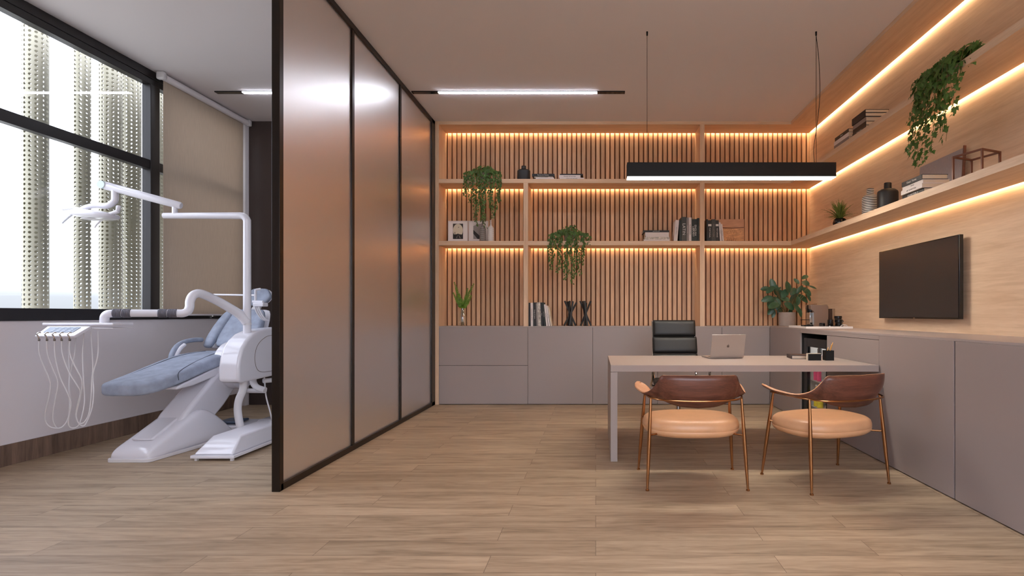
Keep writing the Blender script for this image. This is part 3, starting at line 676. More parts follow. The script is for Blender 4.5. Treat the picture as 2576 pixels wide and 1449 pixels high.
lying_r(2.52, 4.06, .285, z, .036, .19, M['bk_black'], 'black book lettered QUARTERLY at the bottom of the lower right shelf stack', g, 'QUARTERLY', M['inkw'], .024); z += .0365
lying_r(2.50, 4.05, .28, z, .034, .21, M['bk_white'], 'white book second from the bottom, lower right shelf stack', g, 'ART & MOTION', M['ink'], .017); z += .0345
lying_r(2.51, 4.055, .27, z, .030, .21, M['bk_white'], 'white book second from the top, lower right shelf stack', g, 'Journal', M['ink'], .014); z += .0305
lying_r(2.50, 4.05, .27, z, .036, .20, M['bk_black'], 'black book with white lettering on top of the lower right shelf stack', g, 'Knud  Rome', M['inkw'], .024)
g = 'books in two stacks on the upper right shelf'
z = ZA
lying_r(2.52, 4.93, .26, z, .040, .20, M['bk_char'], 'charcoal book at the bottom of the taller upper right stack', g, 'THE CITY', M['inkw'], .022); z += .0405
lying_r(2.52, 4.93, .25, z, .036, .20, M['bk_black'], 'black book second in the taller upper right stack', g); z += .0365
lying_r(2.52, 4.93, .25, z, .040, .21, M['bk_grey'], 'grey book third in the taller upper right stack', g); z += .0405
lying_r(2.51, 4.92, .26, z, .034, .21, M['bk_black'], 'black book third from the top of the taller upper right stack', g); z += .0345
lying_r(2.51, 4.92, .26, z, .030, .22, M['bk_black'], 'black book topmost of the taller upper right stack', g)
z = ZA
lying_r(2.52, 5.27, .32, z, .050, .15, M['bk_grey'], 'thick grey book at the bottom of the shorter upper right stack', g); z += .0505
lying_r(2.52, 5.27, .32, z, .040, .15, M['bk_white'], 'pale book in the middle of the shorter upper right stack', g); z += .0405
lying_r(2.52, 5.27, .30, z, .036, .15, M['bk_black'], 'black book on top of the shorter upper right stack', g, 'Classic', M['inkw'], .02)

# ================================================================ FLASKS, BOTTLES, FRAMES
def flask(x, y, z, r, h, label, m, sy=.55, name='flask_vase', cat='vase', group=None, neck=.36):
    t = thing(name, label, cat, (x, y, z), 0, group)
    nr = r*neck
    B().lathe([(.001,0), (r*.97,0), (r,.006), (r,h*.66), (r*.96,h*.71), (r*.72,h*.775), (nr*1.1,h*.80), (nr,h*.81)], (x,y,z), 40, 1, sy).build('vase_body', m, t, smooth=True)
    B().lathe([(nr,h*.80), (nr*.98,h*.985), (nr*.9,h), (nr*.7,h), (nr*.7,h*.9), (.001,h*.9)], (x,y,z), 28, 1, max(sy, .8)).build('neck', m, t, smooth=True)
    return t
flask(bx(1318), 6.88, ZA, .084, .205, 'matt black flask vase on the top back shelf beside the hanging ivy', M['mblack'])
flask(2.69, 4.87, ZB_, .092, .275, 'matt black flask vase on the lower right shelf', M['mblack'], .8)
flask(2.68, 5.16, ZB_, .075, .29, 'black and white striped bottle vase behind the black flask, right shelf', line_strips('striped_glaze', (228, 220, 212), (24, 22, 22), 'z', .0165, .5), 1, neck=.45)
def bottle(px, label, m, r=.040, h=.275):
    x, y, z = bx(px), 6.80, ZB_; t = thing('decor_bottle', label, 'bottle', (x, y, z), 0, 'patterned bottles in front of the framed photos')
    B().lathe([(.001,0), (r*.93,0), (r,.01), (r,h*.55), (r*.93,h*.64), (r*.5,h*.72), (r*.30,h*.78)], (x,y,z), 28).build('bottle_body', m, t, smooth=True)
    B().lathe([(r*.30,h*.775), (r*.26,h*.97), (r*.32,h), (.001,h)], (x,y,z), 20).build('neck', m, t, smooth=True)
bottle(1218.5, 'dark patterned slim bottle in front of the framed photos', line_strips('dark_stripe_glaze', (190, 182, 174), (44, 42, 42), 'z', .0125, .6))
bottle(1238.5, 'white ribbed slim bottle right of the dark patterned bottle', line_strips('white_stripe_glaze', (226, 218, 212), (150, 140, 134), 'z', .0125, .25))
def photo_frame(px0, px1, y, label, kind):
    x0, x1 = bx(px0), bx(px1); z0 = ZB_; h = .285
    t = thing('photo_frame', label, 'picture frame', ((x0+x1)/2, y, z0), 0, 'framed black and white photographs on the middle back shelf'); c = (x0+x1)/2; w = x1-x0
    fw = .011
    b = B(); b.box(x0, x1, y, y+.016, z0, z0+fw); b.box(x0, x1, y, y+.016, z0+h-fw, z0+h); b.box(x0, x0+fw, y, y+.016, z0+fw, z0+h-fw); b.box(x1-fw, x1, y, y+.016, z0+fw, z0+h-fw); b.build('frame', M['bk_white'], t, bevel=.001)
    b = B(); b.box(x0+fw, x1-fw, y+.004, y+.014, z0+fw, z0+h-fw); b.build('mount', mat('mount_card', (232, 224, 220), .8), t)
    px_, pz = .066, .10; cz = z0+h*.52
    b = B(); b.box(c-px_, c+px_, y+.0025, y+.0045, cz-pz, cz+pz); ph = b.build('photograph', mat('photo_dark', (52, 46, 42), .5) if kind == 0 else mat('photo_grey', (150, 142, 138), .5), t)
    if kind == 0:
        b = B(); b.faces([(c+.065*math.cos(a), y+.002, cz+.012+.086*math.sin(a)) for a in (2*PI*k/32 for k in range(32))], [tuple(range(32))]); b.build('pale_sky', mat('photo_pale', (214, 202, 178), .5), ph)
        b = B(); b.faces([(c-px_, y+.0016, cz-pz), (c+px_, y+.0016, cz-pz), (c+px_, y+.0016, cz-.045), (c+.02, y+.0016, cz-.038), (c, y+.0016, cz-.030), (c-.02, y+.0016, cz-.038), (c-px_, y+.0016, cz-.045)], [(0,1,2,3,4,5,6)]); b.build('dark_ground', M['ink'], ph)
        b = B(); b.box(c-.042, c-.036, y+.0012, y+.0016, cz-.045, cz-.008); b.faces([(c+.008+.005*math.cos(a), y+.0014, cz+.052+.005*math.sin(a)) for a in (2*PI*k/12 for k in range(12))], [tuple(range(12))]); b.build('silhouette', M['ink'], ph)
        b = B(); b.faces([(c-.022, y+.0012, cz-.09), (c-.012, y+.0012, cz-.09), (c-.003, y+.0012, cz-.036)], [(0,1,2)]); b.faces([(c+.022, y+.0012, cz-.09), (c+.036, y+.0012, cz-.09), (c+.004, y+.0012, cz-.036)], [(0,1,2)]); b.build('light_lines', M['bk_grey'], ph)
    else:
        b = B(); b.faces([(c-px_, y+.002, cz+.02), (c-px_+.02, y+.002, cz+.0), (c+.03, y+.002, cz-.07), (c+.045, y+.002, cz-pz), (c-.01, y+.002, cz-pz), (c-px_, y+.002, cz-.03)], [(0,1,2,3,4,5)]); b.build('dark_band', M['ink'], ph)
        b = B(); b.faces([(c-px_, y+.002, cz+pz), (c-px_, y+.002, cz+.07), (c+.02, y+.002, cz+pz)], [(0,1,2)]); b.build('pale_corner', M['bk_white'], ph)
photo_frame(1127, 1177, 6.90, 'framed photo of a small figure under a pale round sky, left frame', 0)
photo_frame(1178.5, 1228, 6.90, 'framed abstract grey photo with a dark diagonal, behind the slim bottles', 1)
# dune print
t = thing('dune_print', 'sepia dune landscape print propped behind the leaning books', 'picture', (bx(1845), 7.0, ZB_)); x0, x1 = bx(1790), bx(1877)
b = B(); b.box(x0, x1, 6.99, 7.004, ZB_, ZB_+.322); b.build('board', mat('dune_sky', (196, 152, 122), .7, noise=.12, nscale=7, stretch=(1, 1, 5)), t)
b = B(); b.box(x0+.002, x1-.006, 6.9885, 6.99, ZB_+.003, ZB_+.198); gr = b.build('sand_ground', mat('dune_sand', (206, 162, 122), .8, noise=.28, nscale=22, stretch=(1, 1, 3)), t)
b = B(); b.faces([(x0+.1, 6.988, ZB_+.205), (x0+.25, 6.988, ZB_+.200), (x1-.006, 6.988, ZB_+.207), (x1-.006, 6.988, ZB_+.214), (x0+.3, 6.988, ZB_+.209), (x0+.1, 6.988, ZB_+.216)], [(0,1,2,3,4,5)]); b.build('horizon', mat('dune_horizon', (92, 58, 40), .8), gr)
b = B(); random.seed(3)
for k in range(26):
    gx = x0+.26+random.uniform(-.05, .07); a = random.uniform(-.5, .5); hh = random.uniform(.04, .12)
    b.faces([(gx, 6.988, ZB_+.01), (gx+.003, 6.988, ZB_+.01), (gx+a*hh, 6.988, ZB_+.01+hh)], [(0,1,2)])
for k in range(14):
    gx = random.uniform(x0+.13, x1-.03); gz = ZB_+random.uniform(.13, .185); b.faces([(gx, 6.988, gz), (gx+.012, 6.988, gz+.002), (gx+.006, 6.988, gz+.008)], [(0,1,2)])
b.build('dry_grass', mat('dune_grass', (120, 72, 48), .8), gr)
# stick sculptures
def sticks(px, label, rods, m=M['mblack']):
    x, y, z = bx(px), 6.87, ZC_; t = thing('stick_sculpture', label, 'sculpture', (x, y, z), 0, 'black crossed-stick sculptures on the cabinet top')
    for (a0, a1, dy0, dy1, h) in rods:
        b = B(); b.bar((x+a0, y+dy0, z+.004), (x+a1, y+dy1, z+h), .021); b.build('stick', m, t, bevel=.002)
sticks(1434, 'black crossed-stick sculpture next to the leaning row of books', [(-.075, .085, -.03, .03, .305), (.075, -.068, -.02, .0, .325), (-.022, .0, .03, -.035, .325), (.022, -.035, .05, .02, .32), (.0, .04, -.055, -.01, .32), (.03, -.012, -.03, .06, .322)])
sticks(1472.5, 'black crossed-stick sculpture further from the books', [(-.06, .072, -.02, .03, .325), (.075, -.068, .0, .02, .325), (.01, -.03, .04, -.04, .322), (.03, -.006, -.04, .0, .325), (-.012, .012, -.05, .03, .30)])
# grey panel and cuboid frame on the lower right shelf
t = thing('leaning_board', 'pale grey square board leaning on the wall, lower right shelf', 'board', (2.78, 4.34, ZB_))
mt = Matrix.Translation((2.815, 0, ZB_+.0025)) @ Matrix.Rotation(math.radians(3), 4, 'Y')
b = B(); b.box(0, .014, 4.075, 4.62, 0, .345, mt); b.build('panel', mat('grey_weave', (166, 156, 156), .85, noise=.12, nscale=60, stretch=(1, 6, .6)), t)
b = B(); b.box(-.002, .018, 4.066, 4.075, 0, .362, mt); b.build('edge_strip', M['walnut'], t)
cf = thing('cuboid_frame', 'open brown metal cuboid frame on the lower right shelf', 'ornament', (2.63, 3.65, ZB_))
zt = 2.254; pt_ = [(2.580, 3.53), (2.752, 3.60), (2.690, 3.785), (2.512, 3.715)]; fm = mat('brown_metal', (104, 62, 44), .45, metal=.3)
b = B()
for z in (zt, ZB_+.006):
    for i in range(4):
        p, q = pt_[i], pt_[(i+1) % 4]; b.bar((p[0], p[1], z), (q[0], q[1], z), .012)
for p in pt_: b.bar((p[0], p[1], ZB_), (p[0], p[1], zt+.006), .012)
b.build('rods', fm, cf)

# ================================================================ DESK ITEMS
DZ = .7525
lp = thing('laptop', 'open silver laptop on the desk seen from behind its lid', 'laptop', (1.18, 4.765, DZ), math.radians(8))
def loc_build(b, n, m, p, **k): return b.build(n, m, p, world=False, **k)
b = B(); b.box(-.158, .158, 0, .222, .003, .013); bs = loc_build(b, 'base', M['alu'], lp, bevel=.003)
b = B(); b.box(-.135, .135, .02, .12, .0128, .0145); loc_build(b, 'keyboard', M['black'], bs)
ml = Matrix.Rotation(math.radians(14), 4, 'X') 
b = B(); b.box(-.158, .158, -.007, -.001, .010, .226, ml); ld = loc_build(b, 'lid', M['alu'], lp, bevel=.0025)
b = B(); b.box(-.150, .150, -.001, .0002, .018, .218, ml); loc_build(b, 'display', M['gblack'], ld)
b = B(); P = []   # small fruit-shaped mark in the middle of the lid
for k in range(48):
    a = 2*PI*k/48; r = .0118*(1-.10*abs(math.cos(a))**8*0)
    x_ = r*math.cos(a)*1.0; z_ = r*math.sin(a)*1.02
    if z_ > 0: z_ -= .0028*math.exp(-(x_/.004)**2)
    if z_ < 0: z_ += .0015*math.exp(-(x_/.003)**2)
    dxy = math.hypot(x_-.0145, z_-.001)
    if dxy < .0062: x_ = .0145-(.0062)*((.0145-x_)/max(dxy, 1e-5))
    P.append(ml @ Vector((x_, -.0074, .118+z_)))
b.faces(P, [tuple(range(48))])
P = [ml @ Vector((.0005+.0024*math.cos(a)*1+.0016*math.sin(a), -.0074, .118+.0152+.0046*math.sin(a))) for a in (2*PI*k/16 for k in range(16))]
b.faces(P, [tuple(range(16))]); loc_build(b, 'lid_mark', M['alu_dark'], ld)
nb = thing('notebook', 'dark brown hardback notebook lying flat on the desk', 'notebook', (1.86, 4.80, DZ), math.radians(-8))
b = B(); b.box(-.10, .12, -.10, .10, 0, .004); b.box(-.10, .12, -.10, .10, .028, .033); b.box(-.10, -.095, -.10, .10, .004, .028); loc_build(b, 'cover', mat('brown_cover', (52, 40, 38), .5), nb)
b = B(); b.box(-.094, .115, -.096, .096, .004, .028); loc_build(b, 'pages', M['paper'], nb)
cb = thing('desk_box', 'small black box with a pale back edge on the desk', 'box', (1.892, 4.60, DZ))
b = B(); b.box(1.838, 1.946, 4.56, 4.575, DZ, DZ+.056); b.build('front', M['black'], cb)
b = B(); b.box(1.832, 1.950, 4.575, 4.60, DZ, DZ+.060); b.build('card_block', M['paper'], cb)
b = B(); b.box(1.838, 1.946, 4.60, 4.615, DZ, DZ+.05); b.build('back', M['black'], cb)
pc = thing('pencil_cup', 'small black square pencil cup at the right of the desk', 'pencil cup', (2.02, 4.59, DZ))
x0, x1, y0, y1 = 1.985, 2.055, 4.557, 4.627
b = B(); b.box(x0, x1, y0, y1, DZ, DZ+.004); b.box(x0, x1, y0, y0+.004, DZ+.004, DZ+.086); b.box(x0, x1, y1-.004, y1, DZ+.004, DZ+.086); b.box(x0, x0+.004, y0+.004, y1-.004, DZ+.004, DZ+.086); b.box(x1-.004, x1, y0+.004, y1-.004, DZ+.004, DZ+.086); b.build('cup', M['black'], pc)
ym = mat('yellow_pencil', (214, 158, 76), .5)
for k, (a, c_, lab) in enumerate((((2.015, 4.59), (2.062, 4.60, .150), 'tallest yellow pencil leaning right in the cup'), ((2.01, 4.60), (2.045, 4.58, .135), 'yellow pencil just left of the tallest one'), ((2.00, 4.59), (2.022, 4.60, .108), 'short yellow pencil in the middle of the cup'), ((2.00, 4.575), (2.005, 4.575, .094), 'shortest yellow pencil, leftmost in the cup'))):
    t = thing('pencil', lab, 'pencil', (a[0], a[1], DZ+.005), 0, 'yellow pencils in the cup')
    p0 = Vector((a[0], a[1], DZ+.006)); p1 = Vector((c_[0], c_[1], DZ+c_[2])); b = B(); b.tube([p0, p1], .0035, 6); b.build('barrel', ym, t)
    b = B(); dv = (p1-p0).normalized(); b.tube([p1, p1+dv*.008], [.0035, .0008], 6); b.build('tip', M['oak_z'], t)

# ================================================================ COUNTER ITEMS
tr = thing('serving_tray', 'white rectangular serving tray on the corner worktop', 'tray', (2.48, 5.8, 1.0))
b = B(); b.box(2.235, 2.735, 5.62, 6.12, 1.0005, 1.010); b.box(2.235, 2.735, 5.62, 5.628, 1.010, 1.022); b.box(2.235, 2.735, 6.112, 6.12, 1.010, 1.022); b.box(2.235, 2.243, 5.628, 6.112, 1.010, 1.022); b.box(2.727, 2.735, 5.628, 6.112, 1.010, 1.022); b.build('tray_body', mat('tray_white', (236, 228, 222), .3), tr)
cm = thing('coffee_machine', 'capsule coffee machine with black head on the white tray', 'coffee machine', (2.48, 5.98, 1.0105))
z = 1.0105
b = B(); b.prism([(2.44, z), (2.60, z), (2.60, z+.225), (2.585, z+.25), (2.40, z+.25), (2.40, z+.20), (2.44, z+.17)], 5.90, 6.06, 'y'); b.build('body', mat('smoked_plastic', (118, 96, 84), .25, coat=.4), cm, bevel=.008)
b = B(); b.tube([(2.425, 5.985, z+.165), (2.425, 5.985, z+.245)], .036, 20); b.build('brew_head', M['gblack'], cm, bevel=.008)
b = B(); b.box(2.40, 2.45, 5.93, 6.03, z+.02, z+.165); b.build('front_column', M['chrome'], cm, bevel=.006)
b = B(); b.box(2.33, 2.44, 5.94, 6.02, z+.075, z+.081); b.box(2.34, 2.44, 5.93, 6.03, z, z+.02); b.build('cup_shelf', M['black'], cm)
b = B(); b.tube([(2.41, 5.98, z+.252), (2.50, 5.98, z+.256)], .008, 8, flat=.5); b.build('lever', M['chrome'], cm)
ca = thing('canister', 'tall two-tone metal canister behind the black cups', 'canister', (2.69, 6.03, 1.0105))
b = B(); b.box(2.655, 2.69, 6.01, 6.07, z, z+.205); b.build('dark_half', mat('canister_dark', (70, 52, 44), .3, metal=.6), ca, bevel=.004)
b = B(); b.box(2.691, 2.722, 6.01, 6.07, z, z+.205); b.build('light_half', mat('canister_tan', (146, 122, 100), .3, metal=.6), ca, bevel=.004)
def mug(x, y, z, r, h, label, handle=True, tilt=0):
    t = thing('cup', label, 'cup', (x, y, z), (0, tilt, 0), 'black cups on the white tray')
    b = B(); b.lathe([(.001, 0), (r*.8, 0), (r, h*.25), (r, h), (r*.92, h), (r*.9, .01), (.001, .01)], (0,0,0), 24); loc_build(b, 'cup_body', M['gblack'], t, smooth=True)
    if handle:
        b = B(); b.tube(arc((r, 0, h*.5), h*.30, -90, 90, 10), .004, 8); loc_build(b, 'handle', M['gblack'], t, smooth=True)
mug(2.475, 5.78, z, .030, .046, 'low black cup in front of the coffee machine', False)
mug(2.575, 5.80, z, .030, .082, 'tall black cup in front of the coffee machine', False)
mug(2.675, 5.82, z, .038, .042, 'black cup at the bottom of the cup stack on the tray')
mug(2.672, 5.82, z+.043, .040, .042, 'black cup in the middle of the cup stack on the tray', True, .0)
mug(2.668, 5.82, z+.087, .040, .036, 'black cup on top of the cup stack on the tray', False, .0)
t = thing('saucer', 'wide black dish under the cups at the front of the tray', 'dish', (2.58, 5.70, z)); b = B(); b.lathe([(.001, 0), (.06, 0), (.10, .014), (.098, .017), (.058, .004), (.001, .004)], (2.58, 5.72, z), 32, 1, .55); b.build('dish_body', M['gblack'], t, smooth=True)
t = thing('napkin_ring', 'pale round napkin ring at the front of the tray', 'ring', (2.655, 5.645, z)); b = B(); b.tube([(2.655+.034*math.cos(a), 5.652, z+.015+.013*math.sin(a)) for a in (2*PI*k/24 for k in range(24))], .003, 8, loop=True); b.build('ring_band', M['white2'], t, smooth=True)

# ================================================================ DENTAL CHAIR
dc = thing('dental_chair', 'reclining dental chair with blue-grey cushions on a glossy white base', 'dental chair', (-3.66, 4.6, 0))
def sec(cx, hx, y, z0, z1, n=5.0, k=28, skew=0, top=1.0):
    r = []
    for i in range(k):
        a = 2*PI*i/k; c, s_ = math.cos(a), math.sin(a); q = (abs(c)**n+abs(s_)**n)**(-1/n)
        zz = (z0+z1)/2+(z1-z0)/2*q*s_; f = (zz-z0)/max(1e-6, z1-z0)
        r.append(Vector((cx+hx*q*c*(1-(1-top)*f)+skew*f, y, zz)))
    return r
rs = []
for y, hx, z, tp in ((4.105,.14,.045,.95), (4.115,.155,.075,.92), (4.15,.168,.11,.88), (4.22,.175,.142,.86), (4.32,.18,.19,.84), (4.44,.185,.25,.82), (4.54,.19,.30,.80), (4.62,.192,.322,.78), (4.69,.192,.318,.78), (4.76,.19,.285,.80), (4.84,.186,.215,.84), (4.91,.18,.14,.9), (4.97,.17,.07,.95), (5.0,.15,.045,.97)):
    rs.append(sec(-3.63+(y-4.1)*.07, hx, y, .012, z, 6, 36, top=tp))
B().rings(rs).build('base', M['white'], dc, smooth=True, auto=80, subsurf=1)
b = B(); P = []
for a0, cx, cy in ((180, -3.76, 4.14), (270, -3.50, 4.14), (0, -3.40, 5.02), (90, -3.66, 5.02)):
    for k in range(7): a = math.radians(a0+k*15); P.append((cx+.045*math.cos(a), cy+.045*math.sin(a)))
b.prism(P, 0, .028, 'z'); b.build('base_plate', M['white2'], dc, bevel=.004)
# slide cover between the two flanks
b = B(); b.prism([(4.20,.155), (4.62,.345), (4.80,.40), (4.80,.2), (4.3,.1)], -3.70, -3.53, 'x'); b.build('slide_cover', M['white'], dc, bevel=.012, seg=3)
b = B(); b.prism([(4.42,.22), (4.50,.31), (4.93,.64), (5.28,.66), (5.16,.46), (4.98,.30), (4.78,.16), (4.5,.12)], -3.72, -3.49, 'x'); b.build('lift_arm', M['white'], dc, bevel=.03, seg=4)
for r, x0, x1, nm in ((.225, -3.56, -3.40, 'hinge_cover'), (.165, -3.41, -3.385, 'hinge_disc')):
    b = B(); b.tube([(x0, 5.12, .66), (x1, 5.12, .66)], r, 48); o = b.build(nm, M['white'], dc, bevel=.010, seg=3, smooth=True)
# under-seat shell and cushions
shell = [(4.42,.52), (4.60,.53), (4.90,.585), (5.20,.60), (5.5,.68), (5.5,.74), (5.15,.69), (4.86,.655), (4.42,.545)]
b = B(); b.prism(shell, -3.85, -3.50, 'x'); b.build('seat_shell', M['white'], dc, bevel=.012, seg=3)
def cushion(secs, n=6, k=40):
    rs = []
    for (y, cx, hx, zc, th, ang) in secs:
        ang = math.radians(ang); r = []
        for i in range(k):
            a = 2*PI*i/k; c, s_ = math.cos(a), math.sin(a); q = (abs(c)**n+abs(s_)**n)**(-1/n); v = th/2*q*s_
            r.append(Vector((cx+hx*q*c, y-v*math.sin(ang), zc+v*math.cos(ang))))
        rs.append(r)
    return B().rings(rs)
cs = [(4.135,-3.73,.10,.556,.075,0), (4.145,-3.73,.145,.557,.100,0), (4.175,-3.725,.180,.560,.108,2), (4.23,-3.72,.200,.566,.112,6), (4.38,-3.705,.215,.598,.114,14), (4.55,-3.70,.220,.640,.114,15), (4.75,-3.70,.225,.690,.116,15), (4.95,-3.70,.228,.728,.116,8), (5.15,-3.70,.23,.738,.11,0), (5.28,-3.70,.225,.742,.10,0), (5.34,-3.70,.20,.742,.07,0)]
seat = cushion(cs).build('seat_cushion', M['pad'], dc, smooth=True, auto=80, subsurf=1)
# seams on the seat cushion
def seam(pts, m, par, r=.003): return B().tube(sub_smooth(pts, 5), r, 6).build('seam', m, par, smooth=True)
sm = mat('seam_shadow', (52, 56, 64), .7)
seam([(-3.86, 4.30,.632), (-3.85, 4.55,.698), (-3.83, 4.85,.770), (-3.80, 5.15,.794)], sm, seat, .0022)
seam([(-3.485,4.42,.60), (-3.49,4.42,.652), (-3.52,4.50,.683), (-3.55,4.70,.734), (-3.57,4.95,.784), (-3.58,5.15,.795)], sm, seat, .0022)
# backrest: shell, central cushion and two side bolsters
def lean(y0, z0, y1, z1, secs, name, m, par, n=5, thk=.07):
    d = Vector((0, y1-y0, z1-z0)); L = d.length; d.normalize(); nr = Vector((0, -d.z, d.y)); rs = []
    for q, cx, hx, th in secs:
        c = Vector((cx, y0, z0))+d*(L*q); r = []
        for i in range(36):
            a = 2*PI*i/36; ca, sa = math.cos(a), math.sin(a); s_ = (abs(ca)**n+abs(sa)**n)**(-1/n)
            r.append(c+Vector((hx*ca*s_, 0, 0))+nr*(th/2*sa*s_))
        rs.append(r)
    return B().rings(rs).build(name, m, par, smooth=True, auto=80, subsurf=1)
lean(5.40,.80, 5.70,1.20, [(0,-3.69,.24,.02), (.02,-3.69,.265,.035), (.5,-3.69,.255,.04), (.95,-3.69,.20,.035), (1,-3.69,.17,.02)], 'backrest_shell', M['white'], dc)
lean(5.335,.82, 5.62,1.20, [(0,-3.69,.12,.03), (.04,-3.69,.155,.06), (.3,-3.69,.165,.072), (.33,-3.69,.165,.062), (.36,-3.69,.165,.072), (.62,-3.69,.16,.072), (.65,-3.69,.16,.062), (.68,-3.69,.16,.072), (.95,-3.69,.13,.06), (1,-3.69,.10,.03)], 'back_cushion', M['pad'], dc)
for sx in (-1, 1):
    lean(5.31,.82, 5.60,1.20, [(0,-3.69+sx*.215,.030,.04), (.04,-3.69+sx*.215,.045,.07), (.5,-3.69+sx*.200,.055,.085), (.9,-3.69+sx*.165,.05,.07), (1,-3.69+sx*.15,.02,.03)], 'side_bolster', M['pad'], dc, 3)
lean(5.70,1.16, 5.80,1.27, [(0,-3.69,.05,.03), (1,-3.69,.05,.03)], 'headrest_bracket', M['white2'], dc)
hr = lean(5.76,1.245, 5.84,1.43, [(0,-3.695,.06,.04), (.06,-3.695,.09,.06), (.45,-3.695,.135,.075), (.6,-3.695,.135,.075), (.94,-3.695,.09,.06), (1,-3.695,.07,.04)], 'headrest', M['pad'], dc, 4)
lean(5.79,1.24, 5.87,1.435, [(0,-3.695,.08,.01), (.45,-3.695,.143,.02), (.6,-3.695,.143,.02), (1,-3.695,.085,.01)], 'headrest_shell', M['white'], dc, 3)
ar = [(-3.93,4.90,.70), (-3.955,4.93,.77), (-3.965,5.0,.845), (-3.965,5.10,.885), (-3.965,5.22,.898), (-3.965,5.32,.895)]
B().tube(sub_smooth(ar, 5), [.022]*26, 14, flat=1.0).build('armrest', M['pad'], dc, smooth=True, auto=70)
b = B(); b.tube(sub_smooth([(-3.90,4.90,.66), (-3.93,4.93,.72), (-3.935,5.0,.82), (-3.935,5.06,.86)], 4), .018, 10); b.build('armrest_support', M['white'], dc, smooth=True)

# ================================================================ DELIVERY UNIT
du = thing('dental_unit', 'glossy white dental delivery unit with tall lamp post and swing-out instrument tray', 'dental unit', (-3.125, 4.95, 0))
prof = [(4.50,.58), (4.50,.70), (4.515,.78), (4.55,.86), (4.61,.925), (4.69,.975), (4.80,1.005), (4.95,1.02), (5.75,1.04), (5.75,.60), (5.6,.585), (4.55,.56)]
body = B().prism(prof, -3.215, -3.04, 'x').build('unit_body', M['white'], du, bevel=.022, seg=4)
ins = [(5.30,.635), (5.0,.622), (4.83,.625), (4.75,.655), (4.715,.73), (4.72,.81), (4.76,.88), (4.84,.93), (4.95,.955), (5.30,.968), (5.65,.972), (5.70,.94), (5.70,.70), (5.62,.645)]
b = B(); P = sub_smooth([(-3.0385, p[0], p[1]) for p in ins+[ins[0]]], 4); b.tube(P[:-1], .0025, 6, loop=True); b.build('panel_line', M['bk_grey'], body)
post = B().tube([(-3.125,4.74,.94), (-3.125,4.74,1.02), (-3.125,4.74,2.0)], [.036,.032,.031], 24).build('post', M['white'], du, smooth=True)
b = B(); b.tube([(-3.125,4.74,1.055), (-3.125,4.74,1.075)], .034, 24); b.build('collar', M['white2'], post, smooth=True)
# lamp arm: elbow, horizontal tube, riser, sloping beam
e_ = [(-3.125,4.74,1.98)]+[(-3.125-.06+.06*math.cos(a), 4.74, 1.98+.055*math.sin(a)) for a in (PI/2*k/8 for k in range(1, 9))]+[(-3.87,4.74,2.035)]
B().tube(e_, [.031]*(len(e_)-1)+[.026], 20).build('lamp_arm', M['white'], du, smooth=True)
D = 4.74
b = B(); b.tube([W(440,545,D), W(440,512,D)], .022, 16); b.build('lamp_riser', M['white'], du, smooth=True)
p0, p1 = W(262,466,D-.06), W(456,518,D); b = B(); b.tube([p0, p0.lerp(p1,.02), p0.lerp(p1,.5), p0.lerp(p1,.98), p1], [.028,.031,.030,.028,.022], 20, flat=1.15); bm_ = b.build('lamp_beam', M['white'], du, smooth=True)
b = B(); b.tube([p0+Vector((-.002,-.034,0)), p0+Vector((-.002,.034,0))], .034, 24); b.build('pivot_cap', mat('pale_mint_plastic', (206, 222, 224), .35), bm_, smooth=True)
DL = D-.05
lamp = B().tube(sub_smooth([W(289,478,DL), W(289,500,DL), W(286,508,DL), W(268,518,DL), W(240,517,DL), (W(215,522,DL)), W(196,532,DL)], 5), [.026]*11+[.026-.008*k/19 for k in range(20)], 16).build('lamp_yoke', M['white'], du, smooth=True)
c_ = W(232,541,DL-.02)
b = B(); rs = []
for t_, w_, h0, h1 in ((-1,.02,.006,.006), (-.92,.06,.014,.012), (-.6,.10,.034,.026), (-.2,.12,.044,.034), (.2,.125,.042,.036), (.6,.11,.034,.034), (.9,.08,.022,.026), (1,.04,.01,.012)):
    r = []
    for i in range(24):
        a = 2*PI*i/24; ca, sa = math.cos(a), math.sin(a); s_ = (abs(ca)**3+abs(sa)**3)**(-1/3)
        r.append(c_+Vector((.205*t_, w_*ca*s_, (h0 if sa > 0 else h1)*sa*s_-.012*t_)))
    rs.append(r)
lh = b.rings(rs).build('lamp_head', M['white'], du, smooth=True, auto=80, subsurf=1)
b = B(); b.tube([c_+Vector((0,0,-.033)), c_+Vector((0,0,-.041))], .07, 24); b.build('lamp_lens', M['white2'], lh, smooth=True)
for pts, rr in (([W(198,532,DL-.06), W(180,540,DL-.09), W(165,552,DL-.10), W(156,561,DL-.10)], .013), ([W(215,530,DL+.05), W(190,524,DL+.07), W(172,525,DL+.08), W(158,527,DL+.08)], .015), ([W(252,556,DL-.08), W(243,565,DL-.09), W(238,573,DL-.09)], .008)):
    P = sub_smooth(pts, 4); b = B(); b.tube(P, [rr*(1-.35*k/len(P)) for k in range(len(P))], 12); b.build('lamp_handle', M['white'], lh, smooth=True)
b = B(); b.tube([W(298,520,DL), W(296,532,DL-.03), W(272,541,DL-.03)], .018, 12); b.build('lamp_joint', M['white'], lh, smooth=True)
